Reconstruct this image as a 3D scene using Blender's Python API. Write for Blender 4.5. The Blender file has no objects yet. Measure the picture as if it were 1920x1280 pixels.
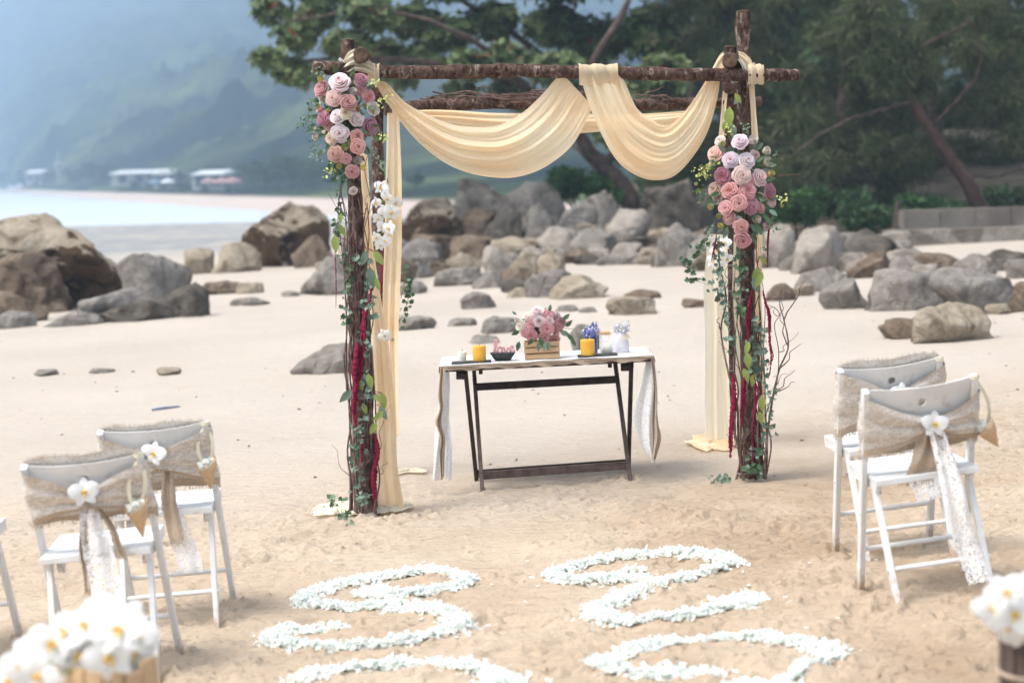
import bpy, bmesh, math, random
import numpy as np
from mathutils import Vector, Matrix, Euler, Quaternion
random.seed(7); RNG = np.random.default_rng(7)
S = bpy.context.scene
COL = S.collection
R = math.radians
# ------------------------------------------------------------------ camera
F = 3733.0                                   # focal length in pixels of the 1920 px wide photograph (70 mm)
CAM = Vector((0, 0, 1.65))
PITCH = math.atan(322 / F); ROLL = 0.026
fwd = Vector((0, math.cos(PITCH), -math.sin(PITCH)))
up0 = Vector((0, math.sin(PITCH), math.cos(PITCH)))
rt0 = Vector((1, 0, 0))
# the picture is turned a little anticlockwise: level lines rise to the right
rt = (rt0 * math.cos(ROLL) - up0 * math.sin(ROLL)).normalized()
upv = (up0 * math.cos(ROLL) + rt0 * math.sin(ROLL)).normalized()
cam = bpy.data.cameras.new('camera')
cam.sensor_width = 36; cam.lens = 36 * F / 1920
cam.clip_start = 0.1; cam.clip_end = 12000
cam.dof.use_dof = True; cam.dof.focus_distance = 9.9; cam.dof.aperture_fstop = 2.5
camo = bpy.data.objects.new('camera', cam); COL.objects.link(camo)
camo.matrix_world = Matrix(((rt.x, upv.x, -fwd.x, CAM.x), (rt.y, upv.y, -fwd.y, CAM.y), (rt.z, upv.z, -fwd.z, CAM.z), (0, 0, 0, 1)))
S.camera = camo
# ------------------------------------------------------------------ light
SUN_EL, SUN_AZ = R(60), R(-112)      # high, from behind the camera on its left
w = bpy.data.worlds.new('World'); S.world = w; w.use_nodes = True
nt = w.node_tree; nt.nodes.clear()
sky = nt.nodes.new('ShaderNodeTexSky'); sky.sky_type = 'NISHITA'; sky.sun_disc = False
sky.sun_elevation = SUN_EL; sky.sun_rotation = SUN_AZ
sky.air_density = 1.0; sky.dust_density = 6.0; sky.ozone_density = 0.6
bg = nt.nodes.new('ShaderNodeBackground'); bg.inputs[1].default_value = 0.15
wo = nt.nodes.new('ShaderNodeOutputWorld')
hsv = nt.nodes.new('ShaderNodeHueSaturation'); hsv.inputs['Saturation'].default_value = .38   # thin white overcast
nt.links.new(sky.outputs[0], hsv.inputs['Color']); nt.links.new(hsv.outputs[0], bg.inputs[0]); nt.links.new(bg.outputs[0], wo.inputs[0])
sl = bpy.data.lights.new('sun', 'SUN'); sl.energy = 1.0; sl.angle = R(24); sl.color = (1.0, 0.94, 0.86)
so = bpy.data.objects.new('sun', sl); COL.objects.link(so)
sd = Vector((math.sin(SUN_AZ) * math.cos(SUN_EL), math.cos(SUN_AZ) * math.cos(SUN_EL), math.sin(SUN_EL)))
so.rotation_euler = sd.to_track_quat('Z', 'Y').to_euler()
S.view_settings.view_transform = 'Standard'; S.view_settings.look = 'None'
S.view_settings.exposure = 1.27; S.view_settings.gamma = 1; S.view_settings.use_curve_mapping = False
S.cycles.use_denoising = True
S.cycles.max_bounces = 8; S.cycles.transparent_max_bounces = 12; S.cycles.volume_bounces = 1
S.cycles.caustics_reflective = False; S.cycles.caustics_refractive = False

# ------------------------------------------------------------------ noise
def _hash(ix, iy, iz, seed):
    h = (ix.astype(np.int64) * 374761393 + iy.astype(np.int64) * 668265263 + iz.astype(np.int64) * 2147483647 + seed * 974711) & 0xffffffff
    h = ((h ^ (h >> 13)) * 1274126177) & 0xffffffff
    h = ((h ^ (h >> 16)) * 2246822519) & 0xffffffff
    return ((h ^ (h >> 15)) & 0xffffff) / float(0xffffff)
def vnoise(x, y, z=None, seed=0):
    x = np.asarray(x, float); y = np.asarray(y, float); z = np.zeros_like(x) if z is None else np.asarray(z, float)
    ix, iy, iz = np.floor(x), np.floor(y), np.floor(z)
    fx, fy, fz = x - ix, y - iy, z - iz
    fx, fy, fz = [t * t * (3 - 2 * t) for t in (fx, fy, fz)]
    r = 0
    for dx in (0, 1):
        for dy in (0, 1):
            for dz in (0, 1):
                wgt = (fx if dx else 1 - fx) * (fy if dy else 1 - fy) * (fz if dz else 1 - fz)
                r = r + wgt * _hash(ix + dx, iy + dy, iz + dz, seed)
    return r * 2 - 1
def fbm(x, y, z=None, seed=0, octv=4, gain=.5):
    r, a, f = 0, 1.0, 1.0
    x = np.asarray(x, float); y = np.asarray(y, float); z = np.zeros_like(x) if z is None else np.asarray(z, float)
    for o in range(octv):
        r = r + a * vnoise(x * f, y * f, z * f, seed + o * 17); a *= gain; f *= 2.03
    return r
def sst(a, b, x):
    t = np.clip((np.asarray(x, float) - a) / (b - a), 0, 1); return t * t * (3 - 2 * t)

# ------------------------------------------------------------------ ground height
SEA = -2.35
def g(x, y):
    x = np.asarray(x, float); y = np.asarray(y, float)
    k = 0.05 - 0.026 * sst(7.5, 10, y)
    z = k * np.clip(x, -14, 14)
    bank = sst(1.5, 7, x - (y - 40) * .05) * sst(36, 50, y)
    z = z - np.clip((y - 40) * .0148, 0, 3.4) * (1 - bank) + bank * 1.1
    return z
def g1(x, y): return float(g(np.array([x]), np.array([y]))[0])
def P(px, py, d):
    "the point of the place seen at that pixel, d metres in front of the camera"
    px, py, d = float(px), float(py), float(d)
    return CAM + d * (fwd + rt * ((px - 960) / F) - upv * ((py - 640) / F))
_ds = np.concatenate([np.linspace(2, 20, 1400), np.linspace(20, 60, 900), np.linspace(60, 300, 800)])
def G(px, py):
    "where the ground is met at that pixel"
    px, py = float(px), float(py)
    v = fwd + rt * ((px - 960) / F) - upv * ((py - 640) / F)
    z = CAM.z + _ds * v.z - g(CAM.x + _ds * v.x, CAM.y + _ds * v.y)
    k = int(np.argmax(z < 0)) if (z < 0).any() else len(_ds) - 1
    p = CAM + v * float(_ds[k]); p.z = g1(p.x, p.y)
    return p
def depth(p): return (Vector(p) - CAM).dot(fwd)

# ------------------------------------------------------------------ mesh tools
class MB:
    def __init__(s): s.v = []; s.f = []; s.m = []
    def add(s, vs, fs, m=0):
        o = len(s.v); s.v += [tuple(a) for a in vs]; s.f += [tuple(i + o for i in q) for q in fs]; s.m += [m] * len(fs)
    def box(s, c, size, rot=None, m=0, taper=1.0):
        x, y, z = [a / 2 for a in size]
        vs = [Vector((sx * x * (taper if sz > 0 else 1), sy * y * (taper if sz > 0 else 1), sz * z)) for sz in (-1, 1) for sy in (-1, 1) for sx in (-1, 1)]
        if rot is not None: vs = [rot @ a for a in vs]
        vs = [a + Vector(c) for a in vs]
        s.add(vs, [(0, 2, 3, 1), (4, 5, 7, 6), (0, 1, 5, 4), (2, 6, 7, 3), (0, 4, 6, 2), (1, 3, 7, 5)], m)
    def beam(s, a, b, w_, t_, side=Vector((1, 0, 0)), m=0, bev=.12):
        "a bar of w_ (along side) by t_ with small chamfers"
        a, b = Vector(a), Vector(b); d = (b - a).normalized(); sd_ = (side - d * side.dot(d)).normalized(); n = d.cross(sd_)
        c = min(w_, t_) * bev
        pr = [(-w_/2+c, -t_/2), (w_/2-c, -t_/2), (w_/2, -t_/2+c), (w_/2, t_/2-c), (w_/2-c, t_/2), (-w_/2+c, t_/2), (-w_/2, t_/2-c), (-w_/2, -t_/2+c)]
        vs = [q + sd_ * x + n * y for q in (a, b) for x, y in pr]
        fs = [(i, (i + 1) % 8, 8 + (i + 1) % 8, 8 + i) for i in range(8)] + [tuple(range(7, -1, -1)), tuple(range(8, 16))]
        s.add(vs, fs, m)
    def tube(s, path, rad, n=8, m=0, cap=0, jit=0, twist=0.0):
        path = [Vector(p) for p in path]; k = len(path)
        if not hasattr(rad, '__len__'): rad = [rad] * k
        t = [(path[min(i + 1, k - 1)] - path[max(i - 1, 0)]).normalized() for i in range(k)]
        u = t[0].orthogonal().normalized(); vs = []
        for i in range(k):
            u = (u - t[i] * u.dot(t[i])).normalized(); b = t[i].cross(u)
            for j in range(n):
                a = 2 * math.pi * j / n + twist * i; r = rad[i] * (1 + (random.uniform(-jit, jit) if jit else 0))
                vs.append(path[i] + (u * math.cos(a) + b * math.sin(a)) * r)
        fs = [(i * n + j, i * n + (j + 1) % n, (i + 1) * n + (j + 1) % n, (i + 1) * n + j) for i in range(k - 1) for j in range(n)]
        s.add(vs, fs, m)
        if cap is not None:
            s.add([vs[j] for j in range(n)] + [vs[(k - 1) * n + j] for j in range(n)], [tuple(range(n - 1, -1, -1)), tuple(range(n, 2 * n))], cap)
    def lathe(s, c, prof, n=24, m=0, axis=None):
        c = Vector(c); q = axis if axis is not None else Matrix.Identity(3); vs = []
        for r, z in prof:
            for j in range(n):
                a = 2 * math.pi * j / n; vs.append(c + q @ Vector((r * math.cos(a), r * math.sin(a), z)))
        k = len(prof)
        fs = [(i * n + j, i * n + (j + 1) % n, (i + 1) * n + (j + 1) % n, (i + 1) * n + j) for i in range(k - 1) for j in range(n)]
        s.add(vs, fs, m)
    def grid(s, rows, m=0, closed=False, mf=None):
        nr, nc = len(rows), len(rows[0]); vs = [p for r_ in rows for p in r_]; fs = []; o = len(s.v)
        for i in range(nr - 1):
            for j in range(nc if closed else nc - 1):
                fs.append((i * nc + j, i * nc + (j + 1) % nc, (i + 1) * nc + (j + 1) % nc, (i + 1) * nc + j))
        s.add(vs, fs, m)
        if mf: s.m[-len(fs):] = [mf(*divmod(k, nc if closed else nc - 1)) for k in range(len(fs))]
    def mesh(s, name, mats, smooth=True):
        me = bpy.data.meshes.new(name); me.from_pydata(s.v, [], s.f)
        for a in (mats if isinstance(mats, (list, tuple)) else [mats]): me.materials.append(a)
        me.polygons.foreach_set('material_index', s.m); me.polygons.foreach_set('use_smooth', [smooth] * len(s.f))
        me.update(); return me
    def build(s, name, mats, parent=None, smooth=True, loc=None):
        return obj(name, s.mesh(name, mats, smooth), parent, loc)
def obj(name, me, parent=None, loc=None, rot=None, scale=None):
    o = bpy.data.objects.new(name, me); COL.objects.link(o)
    if parent is not None: o.parent = parent
    if loc is not None: o.location = loc
    if rot is not None: o.rotation_euler = rot
    if scale is not None: o.scale = scale if hasattr(scale, '__len__') else (scale,) * 3
    return o
def quads(name, v, f, mats, parent=None, smooth=False, mi=None):
    "v (N,3), f (M,4) numpy -> object"
    me = bpy.data.meshes.new(name); k = f.shape[1]
    me.vertices.add(len(v)); me.vertices.foreach_set('co', np.ascontiguousarray(v, np.float32).ravel())
    me.loops.add(f.size); me.loops.foreach_set('vertex_index', np.ascontiguousarray(f, np.int32).ravel())
    me.polygons.add(len(f)); me.polygons.foreach_set('loop_start', np.arange(0, f.size, k, dtype=np.int32))
    for a in (mats if isinstance(mats, (list, tuple)) else [mats]): me.materials.append(a)
    if mi is not None: me.polygons.foreach_set('material_index', np.ascontiguousarray(mi, np.int32))
    me.polygons.foreach_set('use_smooth', [smooth] * len(f)); me.update(calc_edges=True); me.validate()
    return obj(name, me, parent)
def thing(name, label, cat, group=None, loc=(0, 0, 0), rot=None):
    return tag(obj(name, None, None, loc, rot), label, cat, group)
def tag(o, label=None, cat=None, group=None, kind=None):
    if label: o['label'] = label
    if cat: o['category'] = cat
    if group: o['group'] = group
    if kind: o['kind'] = kind
    return o
def subd(o, n=1):
    md = o.modifiers.new('s', 'SUBSURF'); md.levels = md.render_levels = n; return o
def solid(o, t):
    md = o.modifiers.new('t', 'SOLIDIFY'); md.thickness = t; md.offset = 0; return o
def cr(pts, n):
    "Catmull-Rom through the points, n samples spaced evenly"
    p = np.array(pts, float); q = np.vstack([2 * p[0] - p[1], p, 2 * p[-1] - p[-2]]); out = []
    for i in range(1, len(q) - 2):
        for t in np.linspace(0, 1, 12, endpoint=False):
            a, b, c, d = q[i-1], q[i], q[i+1], q[i+2]
            out.append(.5 * (2*b + (c-a)*t + (2*a-5*b+4*c-d)*t*t + (3*b-a-3*c+d)*t**3))
    out.append(q[-2]); out = np.array(out)
    L = np.concatenate([[0], np.cumsum(np.linalg.norm(np.diff(out, axis=0), axis=1))])
    s_ = np.linspace(0, L[-1], n)
    return np.stack([np.interp(s_, L, out[:, k]) for k in range(out.shape[1])], 1)

# ------------------------------------------------------------------ materials
def mk(name, c1, c2=None, scale=8, rough=.8, bump=0, bscale=30, spec=.3, detail=6, stretch=None, c3=None, c3scale=2, c3lo=.5, c3hi=.7, trans=0, sheer=0, sandz=0, objcol=False, island=0, distort=0, lo=.35, hi=.65, sheen=0, sss=0, bdist=.01):
    m = bpy.data.materials.new(name); m.use_nodes = True; n = m.node_tree.nodes; l = m.node_tree.links
    b = n['Principled BSDF']; b.inputs['Roughness'].default_value = rough; b.inputs['Specular IOR Level'].default_value = spec
    tc = n.new('ShaderNodeTexCoord'); src = tc.outputs['Object']
    if stretch:
        mp = n.new('ShaderNodeMapping'); mp.inputs['Scale'].default_value = stretch; l.new(src, mp.inputs[0]); src = mp.outputs[0]
    def noise(sc, det=detail):
        t = n.new('ShaderNodeTexNoise'); t.inputs['Scale'].default_value = sc; t.inputs['Detail'].default_value = det; t.inputs['Distortion'].default_value = distort
        l.new(src, t.inputs['Vector']); return t
    def mixc(f, a, b_):
        x = n.new('ShaderNodeMix'); x.data_type = 'RGBA'
        if f is not None: l.new(f, x.inputs[0])
        for q, i in ((a, 6), (b_, 7)):
            if isinstance(q, tuple): x.inputs[i].default_value = (*q, 1)
            else: l.new(q, x.inputs[i])
        return x
    def ramp(f, a, b_):
        r = n.new('ShaderNodeMapRange'); r.inputs[1].default_value = a; r.inputs[2].default_value = b_; l.new(f, r.inputs[0]); return r.outputs[0]
    col = tuple(c1)
    if c2 is not None: col = mixc(ramp(noise(scale).outputs[0], lo, hi), tuple(c1), tuple(c2)).outputs[2]
    if c3 is not None: col = mixc(ramp(noise(c3scale, 5).outputs[0], c3lo, c3hi), col, tuple(c3)).outputs[2]
    if sandz:      # sand clinging to the lowest few centimetres
        s3 = n.new('ShaderNodeSeparateXYZ'); l.new(tc.outputs['Object'], s3.inputs[0]); ad = n.new('ShaderNodeMath'); ad.operation = 'MULTIPLY_ADD'; l.new(noise(45, 4).outputs[0], ad.inputs[0]); ad.inputs[1].default_value = sandz * 1.6; mm = n.new('ShaderNodeMath'); mm.operation = 'MULTIPLY'; mm.inputs[1].default_value = -1; l.new(s3.outputs[2], mm.inputs[0]); l.new(mm.outputs[0], ad.inputs[2])
        col = mixc(ramp(ad.outputs[0], .0, sandz * .9), col, (.50, .38, .27)).outputs[2]
    if objcol:     # petals are more deeply coloured towards the heart of the flower
        sx = n.new('ShaderNodeSeparateXYZ'); l.new(tc.outputs['Object'], sx.inputs[0]); cx_ = n.new('ShaderNodeCombineXYZ'); l.new(sx.outputs[0], cx_.inputs[0]); l.new(sx.outputs[1], cx_.inputs[1])
        vl = n.new('ShaderNodeVectorMath'); vl.operation = 'LENGTH'; l.new(cx_.outputs[0], vl.inputs[0]); zr = n.new('ShaderNodeMath'); zr.operation = 'MULTIPLY_ADD'; l.new(sx.outputs[2], zr.inputs[0]); zr.inputs[1].default_value = .9; l.new(vl.outputs['Value'], zr.inputs[2])
        col = mixc(ramp(zr.outputs[0], .0, .75), (.80, .48, .46), col).outputs[2]
        oi = n.new('ShaderNodeObjectInfo'); x = mixc(None, col, oi.outputs['Color']); x.blend_type = 'MULTIPLY'; x.inputs[0].default_value = 1; col = x.outputs[2]
    if island:
        ge = n.new('ShaderNodeNewGeometry'); r = n.new('ShaderNodeMapRange'); r.inputs[3].default_value = 1 - island; r.inputs[4].default_value = 1 + island
        l.new(ge.outputs['Random Per Island'], r.inputs[0]); hs = n.new('ShaderNodeHueSaturation'); l.new(r.outputs[0], hs.inputs['Value'])
        if isinstance(col, tuple): hs.inputs['Color'].default_value = (*col, 1)
        else: l.new(col, hs.inputs['Color'])
        col = hs.outputs[0]
    if isinstance(col, tuple): b.inputs['Base Color'].default_value = (*col, 1)
    else: l.new(col, b.inputs['Base Color'])
    if sss:
        b.inputs['Subsurface Weight'].default_value = sss; b.inputs['Subsurface Radius'].default_value = (.01, .006, .004); b.inputs['Subsurface Scale'].default_value = 1
    if sheen: b.inputs['Sheen Weight'].default_value = sheen
    if bump:
        bp = n.new('ShaderNodeBump'); bp.inputs['Strength'].default_value = bump; bp.inputs['Distance'].default_value = bdist
        l.new(noise(bscale, 8).outputs[0], bp.inputs['Height']); l.new(bp.outputs[0], b.inputs['Normal'])
    if trans:
        tr = n.new('ShaderNodeBsdfTranslucent'); ms = n.new('ShaderNodeMixShader'); ms.inputs[0].default_value = trans
        if isinstance(col, tuple): tr.inputs[0].default_value = (*col, 1)
        else: l.new(col, tr.inputs[0])
        l.new(b.outputs[0], ms.inputs[1]); l.new(tr.outputs[0], ms.inputs[2]); l.new(ms.outputs[0], n['Material Output'].inputs[0])
        if sheer:
            tp = n.new('ShaderNodeBsdfTransparent'); m2 = n.new('ShaderNodeMixShader'); m2.inputs[0].default_value = sheer; l.new(ms.outputs[0], m2.inputs[1]); l.new(tp.outputs[0], m2.inputs[2]); l.new(m2.outputs[0], n['Material Output'].inputs[0])
    return m
def lace(name, c, scale=60, lo=.05, hi=.14, under=None, mot=14):
    "lace: threads round the cells of two nets, holes between them (open, or burlap shows through)"
    m = bpy.data.materials.new(name); m.use_nodes = True; n = m.node_tree.nodes; l = m.node_tree.links
    b = n['Principled BSDF']; b.inputs['Roughness'].default_value = .9; b.inputs['Base Color'].default_value = (*c, 1)
    tc0 = n.new('ShaderNodeTexCoord'); tc = n.new('ShaderNodeMapping'); l.new(tc0.outputs['Object'], tc.inputs[0]); tc.inputs['Scale'].default_value = (1, 1, 2.4 if under else 1); tc = type('T', (), {'outputs': {'Object': tc.outputs[0]}})
    v = n.new('ShaderNodeTexVoronoi'); v.feature = 'DISTANCE_TO_EDGE'; v.inputs['Scale'].default_value = scale; l.new(tc.outputs['Object'], v.inputs['Vector'])
    r = n.new('ShaderNodeMapRange'); r.inputs[1].default_value = hi; r.inputs[2].default_value = lo; l.new(v.outputs[0], r.inputs[0])
    no = n.new('ShaderNodeTexNoise'); no.inputs['Scale'].default_value = mot; no.inputs['Detail'].default_value = 3; no.inputs['Distortion'].default_value = 1.5; l.new(tc.outputs['Object'], no.inputs['Vector'])
    r2 = n.new('ShaderNodeMapRange'); r2.inputs[1].default_value = .48; r2.inputs[2].default_value = .56; l.new(no.outputs[0], r2.inputs[0])
    mx = n.new('ShaderNodeMath'); mx.operation = 'MAXIMUM'; l.new(r.outputs[0], mx.inputs[0]); l.new(r2.outputs[0], mx.inputs[1])
    if under is None:
        tp = n.new('ShaderNodeBsdfTransparent'); ms = n.new('ShaderNodeMixShader')
        l.new(mx.outputs[0], ms.inputs[0]); l.new(tp.outputs[0], ms.inputs[1]); l.new(b.outputs[0], ms.inputs[2]); l.new(ms.outputs[0], n['Material Output'].inputs[0])
    else:
        wv = n.new('ShaderNodeTexNoise'); wv.inputs['Scale'].default_value = 260; wv.inputs['Detail'].default_value = 2; l.new(tc.outputs['Object'], wv.inputs['Vector'])
        u = n.new('ShaderNodeMix'); u.data_type = 'RGBA'; u.inputs[6].default_value = (*[q * .7 for q in under], 1); u.inputs[7].default_value = (*[min(1, q * 1.3) for q in under], 1); l.new(wv.outputs[0], u.inputs[0])
        x = n.new('ShaderNodeMix'); x.data_type = 'RGBA'; l.new(u.outputs[2], x.inputs[6]); x.inputs[7].default_value = (*c, 1)
        mu = n.new('ShaderNodeMath'); mu.operation = 'MULTIPLY'; mu.inputs[1].default_value = .72; l.new(mx.outputs[0], mu.inputs[0]); l.new(mu.outputs[0], x.inputs[0])
        l.new(x.outputs[2], b.inputs['Base Color'])
    bp = n.new('ShaderNodeBump'); bp.inputs['Strength'].default_value = .4; bp.inputs['Distance'].default_value = .002; l.new(mx.outputs[0], bp.inputs['Height']); l.new(bp.outputs[0], b.inputs['Normal'])
    return m
M = {}
M['bark'] = mk('bark', (.045, .024, .018), (.16, .10, .08), 38, .95, 1.0, 75, .15, stretch=(1, 1, .5), c3=(.34, .27, .22), c3scale=26, c3lo=.56, c3hi=.68, distort=1.0, bdist=.02)
M['cut'] = mk('cut_wood', (.16, .1, .065), (.07, .045, .03), 40, .9, .4, 80)
M['bark_twig'] = mk('twig_bark', (.09, .052, .042), (.23, .15, .125), 30, .85, .5, 90, .3)
M['tree_bark'] = mk('tree_bark', (.06, .045, .04), (.14, .1, .085), 6, .95, .8, 20, .1, bdist=.03)
M['red_bark'] = mk('reddish_bark', (.13, .08, .062), (.07, .045, .038), 5, .95, .7, 20, .1, bdist=.03)
M['drape'] = mk('peach_voile', (.97, .73, .45), (.97, .84, .61), 2.2, .85, .12, 500, .1, trans=.42, sheer=.10, sheen=.3, bdist=.001)
M['cream'] = mk('cream_voile', (.93, .84, .64), (.93, .86, .70), 3, .85, .12, 500, .1, trans=.3, sheer=.10, sheen=.3, bdist=.001)
M['rose'] = mk('rose_petal', (1, 1, 1), (.86, .84, .86), 60, .65, .1, 200, .2, objcol=True, trans=.06, lo=.3, hi=.8)
M['leaf_dark'] = mk('leaf_dark', (.05, .105, .045), (.085, .16, .07), 30, .5, .2, 60, .4, island=.35)
M['leaf_grey'] = mk('leaf_grey_green', (.12, .19, .14), (.2, .27, .2), 40, .6, .1, 60, .3, island=.3)
M['leaf_lime'] = mk('leaf_lime', (.26, .36, .08), (.36, .42, .13), 20, .55, .1, 60, .3, trans=.25, island=.2)
M['bud_green'] = mk('bud_green', (.42, .48, .15), (.6, .6, .2), 60, .6, .1, 60)
M['amaranth'] = mk('amaranth', (.15, .006, .024), (.27, .015, .055), 90, .8, .8, 250, .2, bdist=.004)
M['white_petal'] = mk('white_petal', (.86, .86, .84), (.8, .82, .8), 30, .6, .1, 60, .25, trans=.2)
M['mint_petal'] = mk('mint_petal', (.92, .96, .92), (.94, .96, .93), 30, .6, 0, 60, .2, trans=.4, island=.03)
M['yellow'] = mk('orchid_lip', (.75, .45, .05), (.85, .6, .15), 80, .5)
M['white_paint'] = mk('white_paint', (.80, .80, .79), (.72, .72, .70), 9, .45, .12, 60, .4, c3=(.58, .53, .47), c3scale=16, c3lo=.62, c3hi=.74, sandz=.09)
M['burlap'] = mk('burlap', (.40, .305, .22), (.56, .45, .34), 220, .95, .7, 300, .1, bdist=.003)
M['burlap_lace'] = lace('burlap_under_lace', (.80, .76, .71), 70, .04, .17, under=(.50, .42, .335), mot=22)
M['lace'] = lace('white_lace', (.86, .84, .81), 95, .10, .24, mot=30)
M['lace_cloth'] = lace('lace_cloth', (.82, .82, .80), 150, .2, .45, mot=40)
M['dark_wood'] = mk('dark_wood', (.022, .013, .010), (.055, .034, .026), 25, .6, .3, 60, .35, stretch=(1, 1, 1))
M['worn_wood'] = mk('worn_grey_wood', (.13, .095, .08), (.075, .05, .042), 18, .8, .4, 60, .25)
M['pine'] = mk('pine_wood', (.50, .32, .18), (.60, .41, .24), 14, .7, .2, 50, .3, stretch=(.3, 1, 4))
M['wax_yellow'] = mk('yellow_wax', (.85, .44, .045), (.88, .52, .09), 20, .45, .05, 60, .4, sss=.3)
M['wax_white'] = mk('white_wax', (.80, .80, .70), (.84, .84, .76), 20, .45, .05, 60, .4, sss=.3)
M['slate'] = mk('slate', (.03, .034, .036), (.055, .058, .06), 30, .7, .3, 80)
M['black_pot'] = mk('black_glaze', (.012, .014, .016), (.025, .028, .03), 30, .4, .1, 60, .5)
M['pink_wood'] = mk('pink_paint', (.66, .36, .38), (.72, .43, .43), 30, .6)
M['blue_flower'] = mk('blue_petal', (.16, .2, .5), (.3, .34, .62), 60, .7, .2, 80, trans=.15, island=.3)
M['dark_blue'] = mk('blue_glass', (.05, .065, .18), (.08, .1, .24), 20, .3, 0, 30, .5)
M['lilac_white'] = mk('lilac_white_paper', (.70, .67, .75), (.78, .76, .81), 40, .7, .2, 50)
M['ribbon'] = mk('cream_ribbon', (.70, .64, .47), (.76, .71, .56), 20, .4, .1, 90, .4, trans=.15)
M['cone'] = mk('woven_cone', (.56, .38, .22), (.68, .50, .32), 130, .85, .6, 160, .15, bdist=.003)

# ================================================================== SETTING
def sand_mat():
    m = bpy.data.materials.new('sand'); m.use_nodes = True; n = m.node_tree.nodes; l = m.node_tree.links
    b = n['Principled BSDF']; b.inputs['Roughness'].default_value = .95; b.inputs['Specular IOR Level'].default_value = .12
    ge = n.new('ShaderNodeNewGeometry'); pos = ge.outputs['Position']
    def noise(sc, det=5, st=None, dist=0):
        t = n.new('ShaderNodeTexNoise'); t.inputs['Scale'].default_value = sc; t.inputs['Detail'].default_value = det; t.inputs['Distortion'].default_value = dist
        if st:
            mp = n.new('ShaderNodeMapping'); mp.inputs['Scale'].default_value = st; l.new(pos, mp.inputs[0]); l.new(mp.outputs[0], t.inputs[0])
        else: l.new(pos, t.inputs[0])
        return t.outputs[0]
    def rg(f, a, c, lo=0, hi=1):
        r = n.new('ShaderNodeMapRange'); r.inputs[1].default_value = a; r.inputs[2].default_value = c; r.inputs[3].default_value = lo; r.inputs[4].default_value = hi; l.new(f, r.inputs[0]); return r.outputs[0]
    def mix(f, a, c):
        x = n.new('ShaderNodeMix'); x.data_type = 'RGBA'; l.new(f, x.inputs[0])
        for q, i in ((a, 6), (c, 7)):
            if isinstance(q, tuple): x.inputs[i].default_value = (*q, 1)
            else: l.new(q, x.inputs[i])
        return x.outputs[2]
    def mth(op, a, c):
        x = n.new('ShaderNodeMath'); x.operation = op
        for q, i in ((a, 0), (c, 1)):
            if isinstance(q, (int, float)): x.inputs[i].default_value = q
            else: l.new(q, x.inputs[i])
        return x.outputs[0]
    sp = n.new('ShaderNodeSeparateXYZ'); l.new(pos, sp.inputs[0])
    near = mix(rg(noise(1.1, 6), .35, .65), (.42, .33, .24), (.475, .385, .29))
    far = mix(rg(noise(.35, 6), .35, .65), (.435, .38, .322), (.485, .428, .365))
    yy = mth('ADD', sp.outputs[1], rg(noise(.8, 3), 0, 1, -1.6, 1.6))
    right = mth('MULTIPLY', mth('MAXIMUM', sp.outputs[0], 0.0), .8)
    col = mix(rg(mth('SUBTRACT', yy, right), 8.6, 12.5), near, far)
    # darker damp right-hand side beach and speckles of grit, shell, weed
    col = mix(rg(noise(38, 3), .63, .74, 0, .5), col, (.2, .13, .09))
    col = mix(rg(noise(9, 6, (.35, 1.6, 1), 1.2), .62, .74, 0, .28), col, (.3, .2, .14))
    damp = mth('MULTIPLY', rg(noise(.7, 5, None, .6), .42, .6), rg(mth('SUBTRACT', sp.outputs[0], mth('MULTIPLY', sp.outputs[1], .02)), -.4, 1.6)); damp = mth('MULTIPLY', damp, rg(sp.outputs[1], 13, 9.5))
    col = mix(damp, col, (.30, .215, .14))
    # reef flat: grey wet stone in patches beyond 46 m, wet dark near the sea
    rf = mth('MULTIPLY', rg(sp.outputs[1], 46, 66), rg(noise(.35, 6), .36, .46))
    col = mix(rf, col, mix(rg(noise(.9, 6), .4, .6), (.20, .215, .23), (.35, .34, .31)))
    l.new(col, b.inputs['Base Color'])
    bp = n.new('ShaderNodeBump'); bp.inputs['Strength'].default_value = .8; bp.inputs['Distance'].default_value = .008; l.new(noise(60, 6), bp.inputs['Height'])
    bp2 = n.new('ShaderNodeBump'); bp2.inputs['Strength'].default_value = .9; bp2.inputs['Distance'].default_value = .03; l.new(noise(13, 7, (.5, 1.5, 1), .8), bp2.inputs['Height']); l.new(bp.outputs[0], bp2.inputs['Normal'])
    l.new(bp2.outputs[0], b.inputs['Normal'])
    return m
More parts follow.
